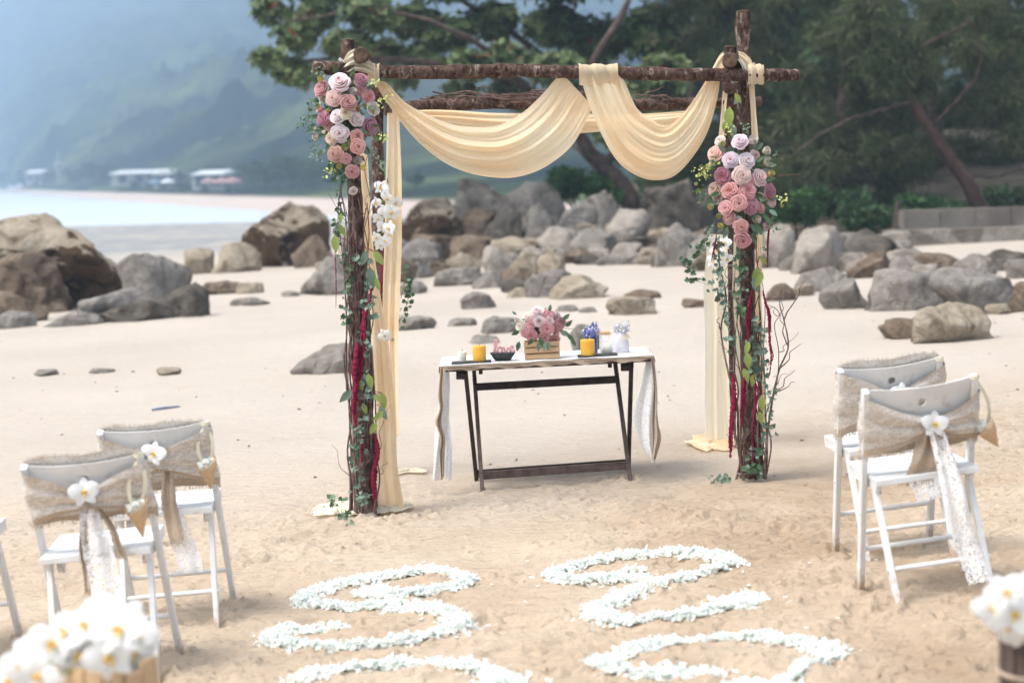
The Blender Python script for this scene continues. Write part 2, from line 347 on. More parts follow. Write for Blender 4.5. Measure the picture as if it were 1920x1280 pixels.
def micro(x, y):
    "prints, scuffs and ripples of trampled sand; smooth further off"
    yl = y - .9 * np.clip(x, 0, 4)                              # trampled zone reaches further back on the right
    near = 1 - sst(8.8, 11.5, yl)
    tramp = .35 + .65 * sst(-.25, .3, fbm(x * .7 + 3, y * .6, seed=5, octv=3) + .35 * sst(0.2, 2.0, x) - .1)
    tramp = tramp * near + .10 * (1 - near)
    a = fbm(x * 1.6, y * 3.4, seed=11, octv=3) * .010
    r1 = np.abs(fbm(x * 3.2 + y * 1.2, y * 12 - x * 1.4, seed=23, octv=4))
    c = -(1 - np.clip(r1 * 2.6, 0, 1)) ** 2 * .010                # creases, run across
    lum = np.clip(fbm(x * 30, y * 34, seed=31, octv=3) - .10, 0, 1) * .008 + fbm(x * 3, y * 22 - x * 2.2, seed=36, octv=3) * .0035
    big = np.clip(fbm(x * 3.2, y * 4.6, seed=77, octv=2) - .28, 0, .5) * -.035
    cut = np.abs(fbm(x * 2.4 + 9, y * 13 - x * 1.1, seed=41, octv=3)); cut = -np.clip(.10 - cut, 0, 1) * .24 * sst(-.2, .3, fbm(x * 1.1, y * 1.3, seed=43, octv=2))
    wave = np.sin(y * 3.1 + 1.5 * fbm(x * .3, y * .3, seed=3, octv=2) + x * .25) * .006 * sst(10, 14, y)
    return tramp * 1.55 * (a + c + lum + big + cut) + wave + fbm(x * .25, y * .25, seed=9, octv=3) * .02 * sst(8, 16, y)
DENTS = []   # (x, y, r, h) little pushed-up rims round feet; filled below
def build_sand():
    us = np.concatenate([np.linspace(-2.6, -.42, 40, endpoint=False), np.linspace(-.42, -.29, 30, endpoint=False), np.linspace(-.29, .29, 560), np.linspace(.29, .42, 31)[1:], np.linspace(.42, 2.6, 41)[1:]])
    ys = np.concatenate([np.linspace(-4, 4.6, 50, endpoint=False), np.exp(np.linspace(math.log(4.6), math.log(15), 640, endpoint=False)), np.exp(np.linspace(math.log(15), math.log(330), 260))])
    U, Y = np.meshgrid(us, ys); X = U * np.maximum(Y, 3.5)
    Z = g(X, Y) + micro(X, Y)
    for (dx, dy, r, h) in DENTS:
        i0, i1 = np.searchsorted(ys, [dy - 3 * r, dy + 3 * r]); Xs, Ys = X[i0:i1], Y[i0:i1]; sel = np.abs(Xs - dx) < 3 * r
        if not sel.any(): continue
        xs, y_ = Xs[sel], Ys[sel]; q = np.sqrt((xs - dx) ** 2 + (y_ - dy) ** 2 * (1.0 + .8 * ((int(dx * 97) % 3) - 1) * .5)) / r
        rim = np.exp(-((q - 1) / .45) ** 2) * h * (1 + .9 * vnoise(xs * 60, y_ * 60, seed=int(abs(dx) * 1000) % 97)) - np.exp(-(q / .6) ** 2) * h * .9
        zs = Z[i0:i1]; zs[sel] += np.where(q < 3, rim, 0)
    Z = np.maximum(Z, -5)
    v = np.stack([X, Y, Z], -1).reshape(-1, 3); nr, nc = X.shape
    i = np.arange(nr * nc).reshape(nr, nc); f = np.stack([i[:-1, :-1], i[:-1, 1:], i[1:, 1:], i[1:, :-1]], -1).reshape(-1, 4)
    o = quads('sand_beach', v, f, sand_mat(), smooth=True); tag(o, 'pale trampled sand sloping up to the right', kind='structure')

def build_sea():
    m = mk('sea_water', (.54, .60, .63), (.58, .63, .66), .05, .35, .5, .7, .5, stretch=(.25, 1, 1), bdist=.15)
    n = 60; xs = np.linspace(-4500, 4500, n); ys = np.geomspace(60, 6000, n); X, Y = np.meshgrid(xs, ys)
    v = np.stack([X, Y, np.full_like(X, SEA)], -1).reshape(-1, 3); i = np.arange(n * n).reshape(n, n)
    tag(quads('sea', v, np.stack([i[:-1, :-1], i[:-1, 1:], i[1:, 1:], i[1:, :-1]], -1).reshape(-1, 4), m, smooth=True), kind='structure')
# far shore: how far its waterline is, for a direction given as a pixel column
def shore(px):
    return F * (CAM.z - SEA) / np.clip(17 + .096 * np.asarray(px, float), 9, 130)
def elev_lim(px):       # how high the ridge stands above the horizon (tangent)
    return np.interp(px, [-1500, -600, -150, 20, 60, 100, 200, 420, 800, 1400, 2200, 3500], [.06, .07, .08, .0845, .0885, .093, .099, .106, .108, .10, .09, .08])
def far_z(px, d):
    px = np.asarray(px, float); d = np.asarray(d, float); s = shore(px); e = d - s
    low = np.interp(e, [-60, 0, 14, 60, 400], [-3.5, 0, 1.3, 2.6, 9]) + SEA
    d1 = s + 90; t = np.clip((d - d1) / (2700 - d1), 0, 1.25)
    H = elev_lim(px) * 2700
    x = (px - 960) / F * d
    prof = np.where(t < 1, t ** 1.15, 1 - (t - 1) * 1.6)
    spur = fbm(x / 420, d / 520, seed=61, octv=5) * 12 * np.sin(np.clip(t, 0, 1) * math.pi)
    tree = fbm(x / 18, d / 26, seed=67, octv=3) * 9 * sst(0, .1, t)
    return low + prof * H + spur * .9 + tree
def build_hills():
    m = bpy.data.materials.new('wooded_hillside'); m.use_nodes = True; n = m.node_tree.nodes; l = m.node_tree.links
    b = n['Principled BSDF']; b.inputs['Roughness'].default_value = 1; b.inputs['Specular IOR Level'].default_value = 0
    ge = n.new('ShaderNodeNewGeometry'); cl = []
    def nz(sc, d, dist=0):
        t = n.new('ShaderNodeTexNoise'); t.inputs['Scale'].default_value = sc; t.inputs['Detail'].default_value = d; t.inputs['Distortion'].default_value = dist; l.new(ge.outputs['Position'], t.inputs[0])
        r = n.new('ShaderNodeMapRange'); r.inputs[1].default_value = .38; r.inputs[2].default_value = .62; l.new(t.outputs[0], r.inputs[0]); return r.outputs[0]
    def mix(f, a, c):
        x = n.new('ShaderNodeMix'); x.data_type = 'RGBA'; l.new(f, x.inputs[0])
        for q, i in ((a, 6), (c, 7)):
            if isinstance(q, tuple): x.inputs[i].default_value = (*q, 1)
            else: l.new(q, x.inputs[i])
        return x.outputs[2]
    forest = mix(nz(.009, 9, .5), (.006, .012, .012), (.10, .13, .05)); forest = mix(nz(.035, 7, .6), forest, (.008, .016, .012))
    at = n.new('ShaderNodeAttribute'); at.attribute_name = 'beach'
    col = mix(at.outputs['Fac'], forest, (.44, .37, .32)); l.new(col, b.inputs['Base Color'])
    pxs = np.linspace(-1500, 3400, 460); ts = np.concatenate([np.linspace(-.02, .03, 22), np.linspace(.03, 1.25, 190)[1:]])
    PX, T = np.meshgrid(pxs, ts); s = shore(PX); D = s + T * (2700 - s)
    Z = far_z(PX, D); X = (PX - 960) / F * D
    v = np.stack([X, D, Z], -1).reshape(-1, 3); i = np.arange(PX.size).reshape(PX.shape)
    o = quads('hills', v, np.stack([i[:-1, :-1], i[:-1, 1:], i[1:, 1:], i[1:, :-1]], -1).reshape(-1, 4), m, smooth=True)
    e = (D - s).ravel(); a = o.data.attributes.new('beach', 'FLOAT', 'POINT'); a.data.foreach_set('value', (1 - sst(16, 24, e)).astype(np.float32))
    tag(o, 'wooded hillside and far sand shore across the bay', kind='structure')

def build_haze():
    m = bpy.data.materials.new('haze'); m.use_nodes = True; n = m.node_tree.nodes; l = m.node_tree.links
    n.remove(n['Principled BSDF']); v = n.new('ShaderNodeVolumePrincipled'); v.inputs['Color'].default_value = (.41, .56, .74, 1); v.inputs['Density'].default_value = HAZE; v.inputs['Anisotropy'].default_value = .2
    l.new(v.outputs[0], n['Material Output'].inputs['Volume'])
    b = MB(); b.box((0, 1500, 150), (9400, 6200, 312)); o = b.build('haze', m, smooth=False); tag(o, kind='stuff')
HAZE = .0012

# ------------------------------------------------------------------ rocks
def rock_mat(name, a, b_, dark, dsc=2.0, lo=.50, hi=.62):
    return mk(name, a, b_, 4.5, .95, 1.0, 9, .12, c3=dark, c3scale=dsc, c3lo=lo, c3hi=hi, distort=.9, bdist=.06, detail=9)
RM = {'grey': rock_mat('grey_granite', (0.181, 0.162, 0.140), (0.277, 0.250, 0.218), (0.101, 0.086, 0.072)),
      'pale': rock_mat('pale_granite', (0.260, 0.230, 0.196), (0.361, 0.320, 0.276), (0.168, 0.143, 0.120)),
      'tan': rock_mat('tan_granite', (0.252, 0.209, 0.152), (0.353, 0.303, 0.232), (0.109, 0.082, 0.056), lo=.5),
      'brown': rock_mat('brown_rock', (0.118, 0.086, 0.060), (0.210, 0.164, 0.120), (0.050, 0.034, 0.024), lo=.48),
      'blue': rock_mat('blue_grey_rock', (0.172, 0.156, 0.138), (0.260, 0.238, 0.212), (0.101, 0.094, 0.084)),
      'dark': rock_mat('dark_rock', (0.067, 0.059, 0.048), (0.134, 0.115, 0.096), (0.029, 0.025, 0.020)),
      'rust': rock_mat('shaded_brown_rock', (0.071, 0.043, 0.024), (0.126, 0.082, 0.048), (0.034, 0.021, 0.014))}  # last one: brown stone with the shade of undersides put into its colour
def rock_mesh(w_, dp, h, mat, seed, cuts=15, sub=4, over=0, skew=0, rough=.13):
    bm = bmesh.new(); bmesh.ops.create_icosphere(bm, subdivisions=sub, radius=1)
    rr = random.Random(seed); v = np.array([p.co for p in bm.verts])
    mx_ = np.abs(v).max(1, keepdims=True); v = v * (.66 + .34 / np.maximum(mx_, .3) * .82)
    for k in range(cuts):                                       # planes sheared off, as blocks weather
        nv = np.array([rr.gauss(0, 1), rr.gauss(0, 1), rr.gauss(0, .8)]); nv /= np.linalg.norm(nv)
        off = rr.uniform(.5, .88); q = v @ nv; v = v - np.outer(np.clip(q - off, 0, None) * .93, nv)
    nr_ = v / np.linalg.norm(v, axis=1, keepdims=True)
    v = v * (1 + rough * fbm(v[:, 0] * 1.6 + seed, v[:, 1] * 1.6, v[:, 2] * 1.6, seed, 5)[:, None])
    crease = np.abs(fbm(v[:, 0] * 1.3, v[:, 1] * 1.3 + seed, v[:, 2] * 2.0, seed + 5, 3)); v = v * (1 - np.clip(.09 - crease, 0, 1) * .9)[:, None]
    v -= (v.min(0) + v.max(0)) / 2; v /= (v.max(0) - v.min(0)) / 2
    v[:, 2] = np.where(v[:, 2] < -.35, -.35 + (v[:, 2] + .35) * .55, v[:, 2]); z = (v[:, 2] - v[:, 2].min()) / (v[:, 2].max() - v[:, 2].min())
    x = v[:, 0] * (1 + .10 * (1 - z) ** 2) + skew * (z - .4) * 1.0; y = v[:, 1] - over * sst(.25, .75, z) * .9
    co = np.stack([x * w_ / 2, y * dp / 2, z * h * 1.30 - h * .30], 1)
    co += (fbm(co[:, 0] * 3 + seed, co[:, 1] * 3, co[:, 2] * 3, seed + 9, 4) * .035)[:, None] * np.array([1, 1, .8]) * min(1, w_)
    for p, c in zip(bm.verts, co): p.co = c
    me = bpy.data.meshes.new('rock'); bm.to_mesh(me); bm.free(); me.materials.append(mat)
    if over > 0:  # side and under faces below the crest: brown stone plus painted shade
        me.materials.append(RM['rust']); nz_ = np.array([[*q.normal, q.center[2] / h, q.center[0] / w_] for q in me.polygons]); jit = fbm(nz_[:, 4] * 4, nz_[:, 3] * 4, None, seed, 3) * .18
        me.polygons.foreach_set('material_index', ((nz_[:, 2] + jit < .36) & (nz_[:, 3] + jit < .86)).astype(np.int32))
    me.polygons.foreach_set('use_smooth', [True] * len(me.polygons)); return me
def rock(x0, y0, x1, y1, mat, label, group=None, by=None, dr=.75, seed=[100], rot=None, name='boulder', low=None, **kw):
    seed[0] += 1; b = G((x0 + x1) / 2, by or y1); d = depth(b)
    wd = (x1 - x0) * d / F; dp = wd * dr
    hh = max(.03, P((x0 + x1) / 2, y0, d + dp * .42).z - b.z)
    sub = 5 if wd > 1.2 else 4 if (x1 - x0) > 45 else 3
    if by: pass
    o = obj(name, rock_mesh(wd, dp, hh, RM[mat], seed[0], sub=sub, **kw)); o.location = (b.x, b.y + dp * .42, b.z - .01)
    tag(o, label, 'rock', group); return o
LG = 'boulders on the left shore'; MG = 'boulders heaped behind the arch'; RG = 'boulders under the trees on the right'; SG = 'low stones half buried in the sand'
def build_rocks():
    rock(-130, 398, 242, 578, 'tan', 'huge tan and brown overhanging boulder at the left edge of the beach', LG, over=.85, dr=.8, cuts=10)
    rock(-60, 470, 120, 590, 'brown', 'dark brown block under the overhang of the huge left boulder', LG)
    rock(216, 468, 346, 582, 'blue', 'blue-grey upright boulder right beside the huge tan one', LG)
    rock(286, 528, 394, 598, 'dark', 'dark pointed slab at the right end of the left boulder heap', LG, skew=-.3)
    rock(148, 540, 300, 603, 'blue', 'layered slate-grey rock in front of the upright boulder', LG)
    rock(-20, 545, 82, 604, 'brown', 'low brown rock at the foot of the huge left boulder', LG)
    rock(76, 580, 192, 612, 'blue', 'smooth flat blue-grey stone lying in front of the left heap', LG, cuts=4)
    rock(-30, 582, 60, 615, 'blue', 'smooth blue-grey stone cut by the left picture edge', LG, cuts=4)
    rock(305, 566, 376, 596, 'grey', 'small pinkish stone below the dark pointed slab', LG)
    rock(180, 560, 330, 605, 'dark', 'low dark rock wedged between the slate rock and the dark slab', LG)
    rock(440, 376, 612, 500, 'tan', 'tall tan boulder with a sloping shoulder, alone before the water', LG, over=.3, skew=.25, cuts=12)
    rock(545, 440, 625, 503, 'brown', 'brown foot of rock tucked under the tall tan boulder', LG)
    rock(398, 452, 486, 512, 'tan', 'tan wedge of rock leaning at the left of the tall tan boulder', LG, skew=.2)
    rock(342, 464, 402, 514, 'tan', 'small rust-stained stone next to the tan wedge', LG)
    rock(368, 526, 450, 553, 'brown', 'long flat brown stone on pale sand left of the arch', SG)
    rock(440, 528, 492, 552, 'tan', 'squat tan stone at the end of the long flat brown one', SG)
    rock(428, 555, 502, 575, 'grey', 'thin grey stone just in front of the squat tan stone', SG)
    rock(560, 478, 690, 552, 'grey', 'sloping grey slab half hidden by the left arch post', LG, skew=.35)
    rock(590, 488, 640, 550, 'tan', 'tan face of rock in front of the sloping grey slab', LG)
    rock(700, 474, 783, 530, 'brown', 'round brown boulder showing beside the left drapes', MG)
    rock(548, 640, 705, 702, 'grey', 'pointed grey stone in the sand left of the flower-wound post', SG, skew=.35)
    rock(720, 590, 818, 622, 'grey', 'flat grey stone pointing right beside the hanging left drape', SG, skew=-.2)
    rock(290, 686, 338, 702, 'tan', 'small tan stone alone on the smooth sand', SG)
    rock(166, 686, 214, 698, 'grey', 'small dark flat stone left of the small tan one', SG)
    rock(60, 690, 106, 703, 'grey', 'tiny stone at the far left of the smooth sand', SG)
    rock(525, 545, 560, 556, 'grey', 'thin pebble-like stone right of the thin grey one', SG)
    # heap behind the arch, far ones first
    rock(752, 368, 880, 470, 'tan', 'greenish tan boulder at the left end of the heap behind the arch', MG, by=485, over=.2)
    rock(640, 395, 770, 470, 'grey', 'grey boulder behind the left drapes of the arch', MG, by=485)
    rock(848, 330, 1000, 440, 'pale', 'big pale domed boulder topping the heap under the peach swag', MG, by=475, cuts=6)
    rock(930, 338, 1075, 440, 'pale', 'second pale boulder right of the domed one on the heap', MG, by=475)
    rock(850, 388, 930, 460, 'brown', 'dark brown boulder under the big pale domed one', MG, by=482)
    rock(905, 395, 985, 462, 'dark', 'blackish hollow-sided boulder in the middle of the heap', MG, by=482)
    rock(985, 380, 1060, 450, 'grey', 'grey boulder at the foot of the green shrub', MG, by=478)
    rock(1030, 376, 1130, 450, 'blue', 'blue-grey flat-topped boulder below the shrub', MG, by=478, skew=.2)
    rock(1100, 355, 1180, 440, 'grey', 'grey boulder behind the dark leaning trunk', MG, by=475)
    rock(1125, 390, 1218, 468, 'pale', 'pale slanting block right of the blue-grey boulder', MG, by=484, skew=.4)
    rock(1205, 335, 1325, 440, 'dark', 'large dark boulder in the shade of the trees', MG, by=475)
    rock(1060, 425, 1160, 482, 'grey', 'grey-brown block in front of the blue-grey boulder', MG, by=489)
    rock(1000, 420, 1090, 480, 'pale', 'pale rounded rock in the middle right of the heap', MG, by=488)
    rock(920, 440, 1010, 490, 'tan', 'tan slab below the blackish boulder', MG, by=492)
    rock(845, 438, 940, 492, 'brown', 'low brown slab jutting left in the heap', MG, by=492, skew=-.2)
    rock(756, 436, 866, 490, 'brown', 'rounded brown boulder low at the left of the heap', MG, by=492)
    rock(744, 486, 812, 520, 'blue', 'pale blue-grey stone next to the left drapes', MG)
    rock(800, 490, 850, 515, 'brown', 'small brown rock between the blue-grey stone and the slabs', MG)
    rock(838, 470, 905, 510, 'tan', 'squarish tan rock standing in the middle of the slabs', MG)
    rock(1180, 432, 1245, 474, 'pale', 'pale block at the edge of the sand bay under the tree', MG)
    rock(1150, 450, 1200, 476, 'dark', 'small dark rock leaning on the pale block', MG)
    rock(1226, 416, 1318, 497, 'grey', 'sharp dark grey wedge of rock left of the right arch post', MG, skew=-.1)
    rock(1290, 440, 1400, 505, 'grey', 'grey boulder behind the right drapes of the arch', MG)
    rock(905, 458, 965, 522, 'pale', 'narrow pale upright stone in the stony patch', MG)
    rock(955, 470, 1010, 525, 'tan', 'tan upright block beside the narrow pale stone', MG)
    rock(1000, 468, 1062, 520, 'tan', 'tan rounded stone before the pale rock', MG)
    rock(815, 498, 905, 537, 'grey', 'long grey rock with a brown crest on the pale sand', MG, skew=.2)
    rock(885, 505, 945, 542, 'grey', 'small split grey rock right of the long grey one', MG)
    rock(935, 500, 996, 535, 'brown', 'brownish-pink low rock at the front of the stony patch', MG)
    rock(985, 500, 1085, 560, 'blue', 'smooth pale grey boulder at the front of the stony patch', MG, skew=-.3)
    rock(1030, 512, 1140, 562, 'tan', 'olive-brown boulder leaning on the smooth pale grey one', MG, skew=.25)
    rock(938, 520, 1000, 549, 'dark', 'black rock in shadow just above the round stone', MG)
    rock(946, 538, 996, 561, 'tan', 'small round tan stone in front of the black rock', MG)
    rock(864, 545, 930, 580, 'grey', 'pointed grey stone on open sand above the table', SG, skew=-.3)
    rock(742, 524, 800, 552, 'grey', 'low grey stone right beside the drape on the left', SG)
    rock(1165, 541, 1242, 561, 'brown', 'low brown flat stone right of the stony patch', SG)
    rock(1136, 555, 1232, 590, 'tan', 'tan flat stone with a dark end behind the jar', SG)
    rock(1040, 570, 1088, 586, 'grey', 'thin grey stone behind the flower crate', SG)
    rock(1086, 574, 1120, 587, 'grey', 'very small grey stone next to the thin one', SG)
    rock(1278, 556, 1340, 576, 'brown', 'low dark stone beside the right-hand drapes', SG)
    rock(838, 594, 894, 613, 'grey', 'small grey stone with a tan end left of the flower crate', SG)
    rock(902, 590, 975, 628, 'blue', 'pale grey stone just left of the bouquet', SG)
    rock(878, 624, 938, 646, 'grey', 'grey stone seen over the black dish', SG)
    rock(1068, 605, 1130, 662, 'blue', 'bluish stone behind the yellow candle', SG)
    # rubble filling the heap
    used = set()
    def pick(x, e, w): return w[min(len(w) - 1, int(np.searchsorted(e, x)))]
    def rlab(k, x, w_, s): return '%s %s rock %s in the heap, %s' % (pick(w_, [56, 76], ['small', 'middling', 'large']), 'blue-grey' if k == 'blue' else k, pick(s, [.33, .66], ['high', 'half-way up', 'low']), pick(x, [815, 880, 950, 1010, 1075, 1140, 1210, 1270], ['just right of the left drapes', 'under the left part of the wide swag', 'under the middle of the wide swag', 'under the right part of the wide swag', 'before the green shrub', 'between the shrub and the trunk', 'below the dark leaning trunk', 'under the deep right-hand swag', 'left of the right arch post']))
    def rlab2(k, x, w_, y): return '%s %s rock under the trees, %s, %s' % (pick(w_, [60, 80], ['small', 'middling', 'large']), k, pick(y, [438, 456], ['hindmost', 'in the middle', 'foremost']), pick(x, [1400, 1460, 1520, 1580, 1640], ['behind the right arch post', 'right of the arch', 'by the tall pale slab', 'by the sloping slab', 'by the thin stem', 'before the concrete wall']))
    rr = random.Random(11); px = [(rr.uniform(745, 1330), rr.uniform(0, 1)) for _ in range(140)]
    for k, (x, s) in enumerate(sorted(px, key=lambda a: a[1])):
        top = np.interp(x, [745, 850, 900, 1000, 1080, 1180, 1330], [400, 400, 380, 372, 396, 400, 400]); y0 = top + (478 - top) * s + rr.uniform(-6, 6); w_ = rr.uniform(40, 96); h_ = w_ * rr.uniform(.35, .65)
        kk = rr.choice(['grey', 'tan', 'grey', 'brown', 'brown', 'dark', 'pale']); lb = rlab(kk, x, w_, s); alt = 0
        while lb in used and alt < 12: s = (s + .34) % 1 if alt in (5, 10) else s; w_ = 50 if alt == 6 else w_; kk = ['grey', 'tan', 'brown', 'dark', 'pale', 'blue'][alt % 6]; lb = rlab(kk, x, w_, s); alt += 1
        used.add(lb)
        rock(x - w_ / 2, y0, x + w_ / 2, y0 + h_, kk, lb, 'jumbled rocks of the heap', by=int(470 + 26 * s), name='heap_rock', skew=rr.uniform(-.4, .4), low=y0 + h_)
    for k in range(40):
        x = rr.uniform(1320, 1720); y0 = rr.uniform(418, 475); w_ = rr.uniform(40, 100); h_ = w_ * rr.uniform(.35, .6)
        kk = rr.choice(['grey', 'pale', 'grey', 'brown', 'dark']); lb = rlab2(kk, x, w_, y0); alt = 0
        while lb in used and alt < 5: kk = ['grey', 'tan', 'brown', 'dark', 'pale'][alt]; lb = rlab2(kk, x, w_, y0); alt += 1
        used.add(lb)
        rock(x - w_ / 2, y0, x + w_ / 2, y0 + h_, kk, lb, 'jumbled rocks under the trees', by=int(y0 + 38), name='heap_rock', skew=rr.uniform(-.4, .4))
    for k, (x, y0, w_, kd) in enumerate(((1712, 478, 80, 'grey'), (1768, 470, 96, 'brown'), (1830, 474, 84, 'grey'), (1888, 466, 100, 'dark'), (1740, 492, 60, 'pale'), (1932, 482, 80, 'grey'))):
        rock(x - w_ / 2, y0, x + w_ / 2, y0 + 36, kd, '%s %s rock lying against the foot of the concrete wall' % (['leftmost', 'second', 'third', 'fourth', 'low', 'rightmost'][k], kd), RG, by=y0 + 42, skew=(-1) ** k * .2)
    # right
    rock(1438, 528, 1497, 563, 'brown', 'dark rounded boulder just right of the arch', RG)
    rock(1480, 530, 1530, 552, 'tan', 'small tan stone tucked by the dark rounded boulder', RG)
    rock(1430, 418, 1500, 500, 'pale', 'tall pale slab of rock behind the right arch post', RG)
    rock(1490, 420, 1595, 512, 'pale', 'pale sloping slab right of the tall pale one', RG, skew=.3)
    rock(1495, 498, 1590, 545, 'grey', 'grey stone at the foot of the pale sloping slab', RG)
    rock(1540, 520, 1638, 578, 'grey', 'half grey half black boulder on the sand', RG)
    rock(1590, 470, 1690, 520, 'brown', 'shaded rock under the hanging shrub', RG)
    rock(1580, 425, 1700, 500, 'dark', 'dark hollow rock behind the thin stem', RG)
    rock(1632, 500, 1790, 580, 'grey', 'long rough grey boulder below the concrete wall', RG)
    rock(1750, 494, 1930, 584, 'blue', 'broad blue-grey boulder at the foot of the concrete wall', RG)
    rock(1880, 525, 1980, 580, 'brown', 'brown stone at the right picture edge', RG)
    rock(1718, 562, 1874, 640, 'tan', 'big flat-topped brownish boulder alone on the right sand', RG, cuts=7)
    rock(1652, 594, 1740, 632, 'brown', 'low brown rock left of the flat-topped boulder', RG)
    rock(1850, 566, 1900, 585, 'tan', 'small buff stone behind the flat-topped boulder', RG)
    # pebbles scattered (nobody could count them)
    b = MB()
    for k in range(170):
        px = random.uniform(-100, 2000); py = random.choice([random.uniform(560, 900), random.uniform(600, 760)])
        p = G(px, py); r = random.uniform(.004, .014); rx = random.uniform(1, 2.4)
        vs = [Vector(a) for a in ((1, 0, 0), (-1, 0, 0), (0, 1, 0), (0, -1, 0), (0, 0, .6), (0, 0, -.4))]
        q = Matrix.Rotation(random.uniform(0, 3), 3, 'Z')
        b.add([p + q @ Vector((a.x * r * rx, a.y * r, a.z * r)) for a in vs], [(0, 2, 4), (2, 1, 4), (1, 3, 4), (3, 0, 4), (2, 0, 5), (1, 2, 5), (3, 1, 5), (0, 3, 5)])
    tag(b.build('pebbles', mk('pebble', (.25, .2, .16), (.12, .1, .08), 3, .9, island=.5)), kind='stuff')

# ------------------------------------------------------------------ foliage
def leaf_cloud(name, clumps, n, L, W, mats, parent, droop=0.0, shell=.55, kind='stuff', ros=0, seed=1, fold=True, flat=0.0):
    "leaf blades through the ellipsoids (x,y,z,rx,ry,rz,weight)"
    r = np.random.default_rng(seed); c = np.array(clumps, float); wg = c[:, 6] / c[:, 6].sum(); k = r.choice(len(c), n // max(1, ros), p=wg)
    dr = r.normal(size=(len(k), 3)); dr /= np.linalg.norm(dr, axis=1, keepdims=True); rad = (shell + (1 - shell) * r.random(len(k))) * r.choice([1, .8, .55], len(k))
    pos = c[k, :3] + dr * c[k, 3:6] * rad[:, None]
    if ros:
        pos = np.repeat(pos, ros, 0); dr = np.repeat(dr, ros, 0); a = np.tile(np.arange(ros) * 2 * math.pi / ros, len(k)) + r.normal(0, .25, len(pos))
        ax = dr + r.normal(0, .2, dr.shape) + np.array([0, 0, .6]); ax /= np.linalg.norm(ax, axis=1, keepdims=True)
        u = np.cross(ax, np.array([.31, .77, .2])); u /= np.linalg.norm(u, axis=1, keepdims=True); w2 = np.cross(ax, u)
        d = u * np.cos(a)[:, None] + w2 * np.sin(a)[:, None] + ax * .35; nrm = ax
    else:
        d = r.normal(size=pos.shape) + dr * .6; d[:, 2] -= droop; nrm = r.normal(size=pos.shape) + np.array([0, 0, flat])
    d /= np.linalg.norm(d, axis=1, keepdims=True); s = np.cross(d, nrm); s /= np.linalg.norm(s, axis=1, keepdims=True) + 1e-9
    N = len(pos); l_ = L * r.uniform(.65, 1.25, N)[:, None]; w_ = W * r.uniform(.7, 1.2, N)[:, None]
    up = np.cross(s, d)
    v = np.stack([pos, pos + d * l_ * .5 + s * w_ * .5 + up * w_ * .18, pos + d * l_, pos + d * l_ * .5 - s * w_ * .5 + up * w_ * .18], 1).reshape(-1, 3)
    f = np.arange(N * 4).reshape(N, 4)
    mi = r.choice(len(mats), N, p=[.62] + [.38 / (len(mats) - 1)] * (len(mats) - 1)) if len(mats) > 1 else None
    o = quads(name, v, f, mats, parent, mi=mi)
    if kind: o['kind'] = kind
    return o
def rel(cl, o): return [(c[0] - o[0], c[1] - o[1], c[2] - o[2], *c[3:]) for c in cl]
def pclump(px, py, d, rx, ry, w_=None, rz=None):
    p = P(px, py, d); sx = rx * d / F; sy = ry * d / F
    return (p.x, p.y, p.z, sx, rz or (sx + sy) / 2, sy, w_ or rx * ry)
def limb(b, pts, r0, r1, n=9, k=14, wob=.03):
    q = cr(pts, k); b.tube([Vector(a) + Vector([random.uniform(-wob, wob) for _ in 'xyz']) * (i > 0) for i, a in enumerate(q)], list(np.linspace(r0, r1, k)), n, cap=0, jit=.12)
FOL = {'al1': mk('almond_leaf', (.085, .135, .048), (.165, .22, .08), 1.2, .5, 0, 1, .35, trans=.25, island=.4),
       'al2': mk('almond_leaf_old', (.15, .13, .05), (.09, .08, .04), 1.5, .6, trans=.2, island=.4), 'al3': mk('almond_leaf_red', (.28, .06, .03), None, trans=.2, island=.4),
       'cas1': mk('casuarina_needle', (.045, .072, .028), (.088, .118, .050), .7, .8, 0, 1, .1, trans=.15, island=.45), 'cas2': mk('casuarina_needle_dry', (.12, .12, .065), (.07, .08, .045), .8, .8, 0, 1, .1, island=.4),
       'sh1': mk('shrub_leaf', (.10, .22, .05), (.07, .15, .045), 1.5, .5, 0, 1, .3, trans=.3, island=.35), 'sh2': mk('shrub_leaf_dark', (.04, .09, .035), (.06, .12, .05), 2, .6, trans=.15, island=.35),
       'far': mk('far_foliage', (.04, .075, .03), (.07, .10, .04), .05, .9, 0, 1, .1, island=.3)}
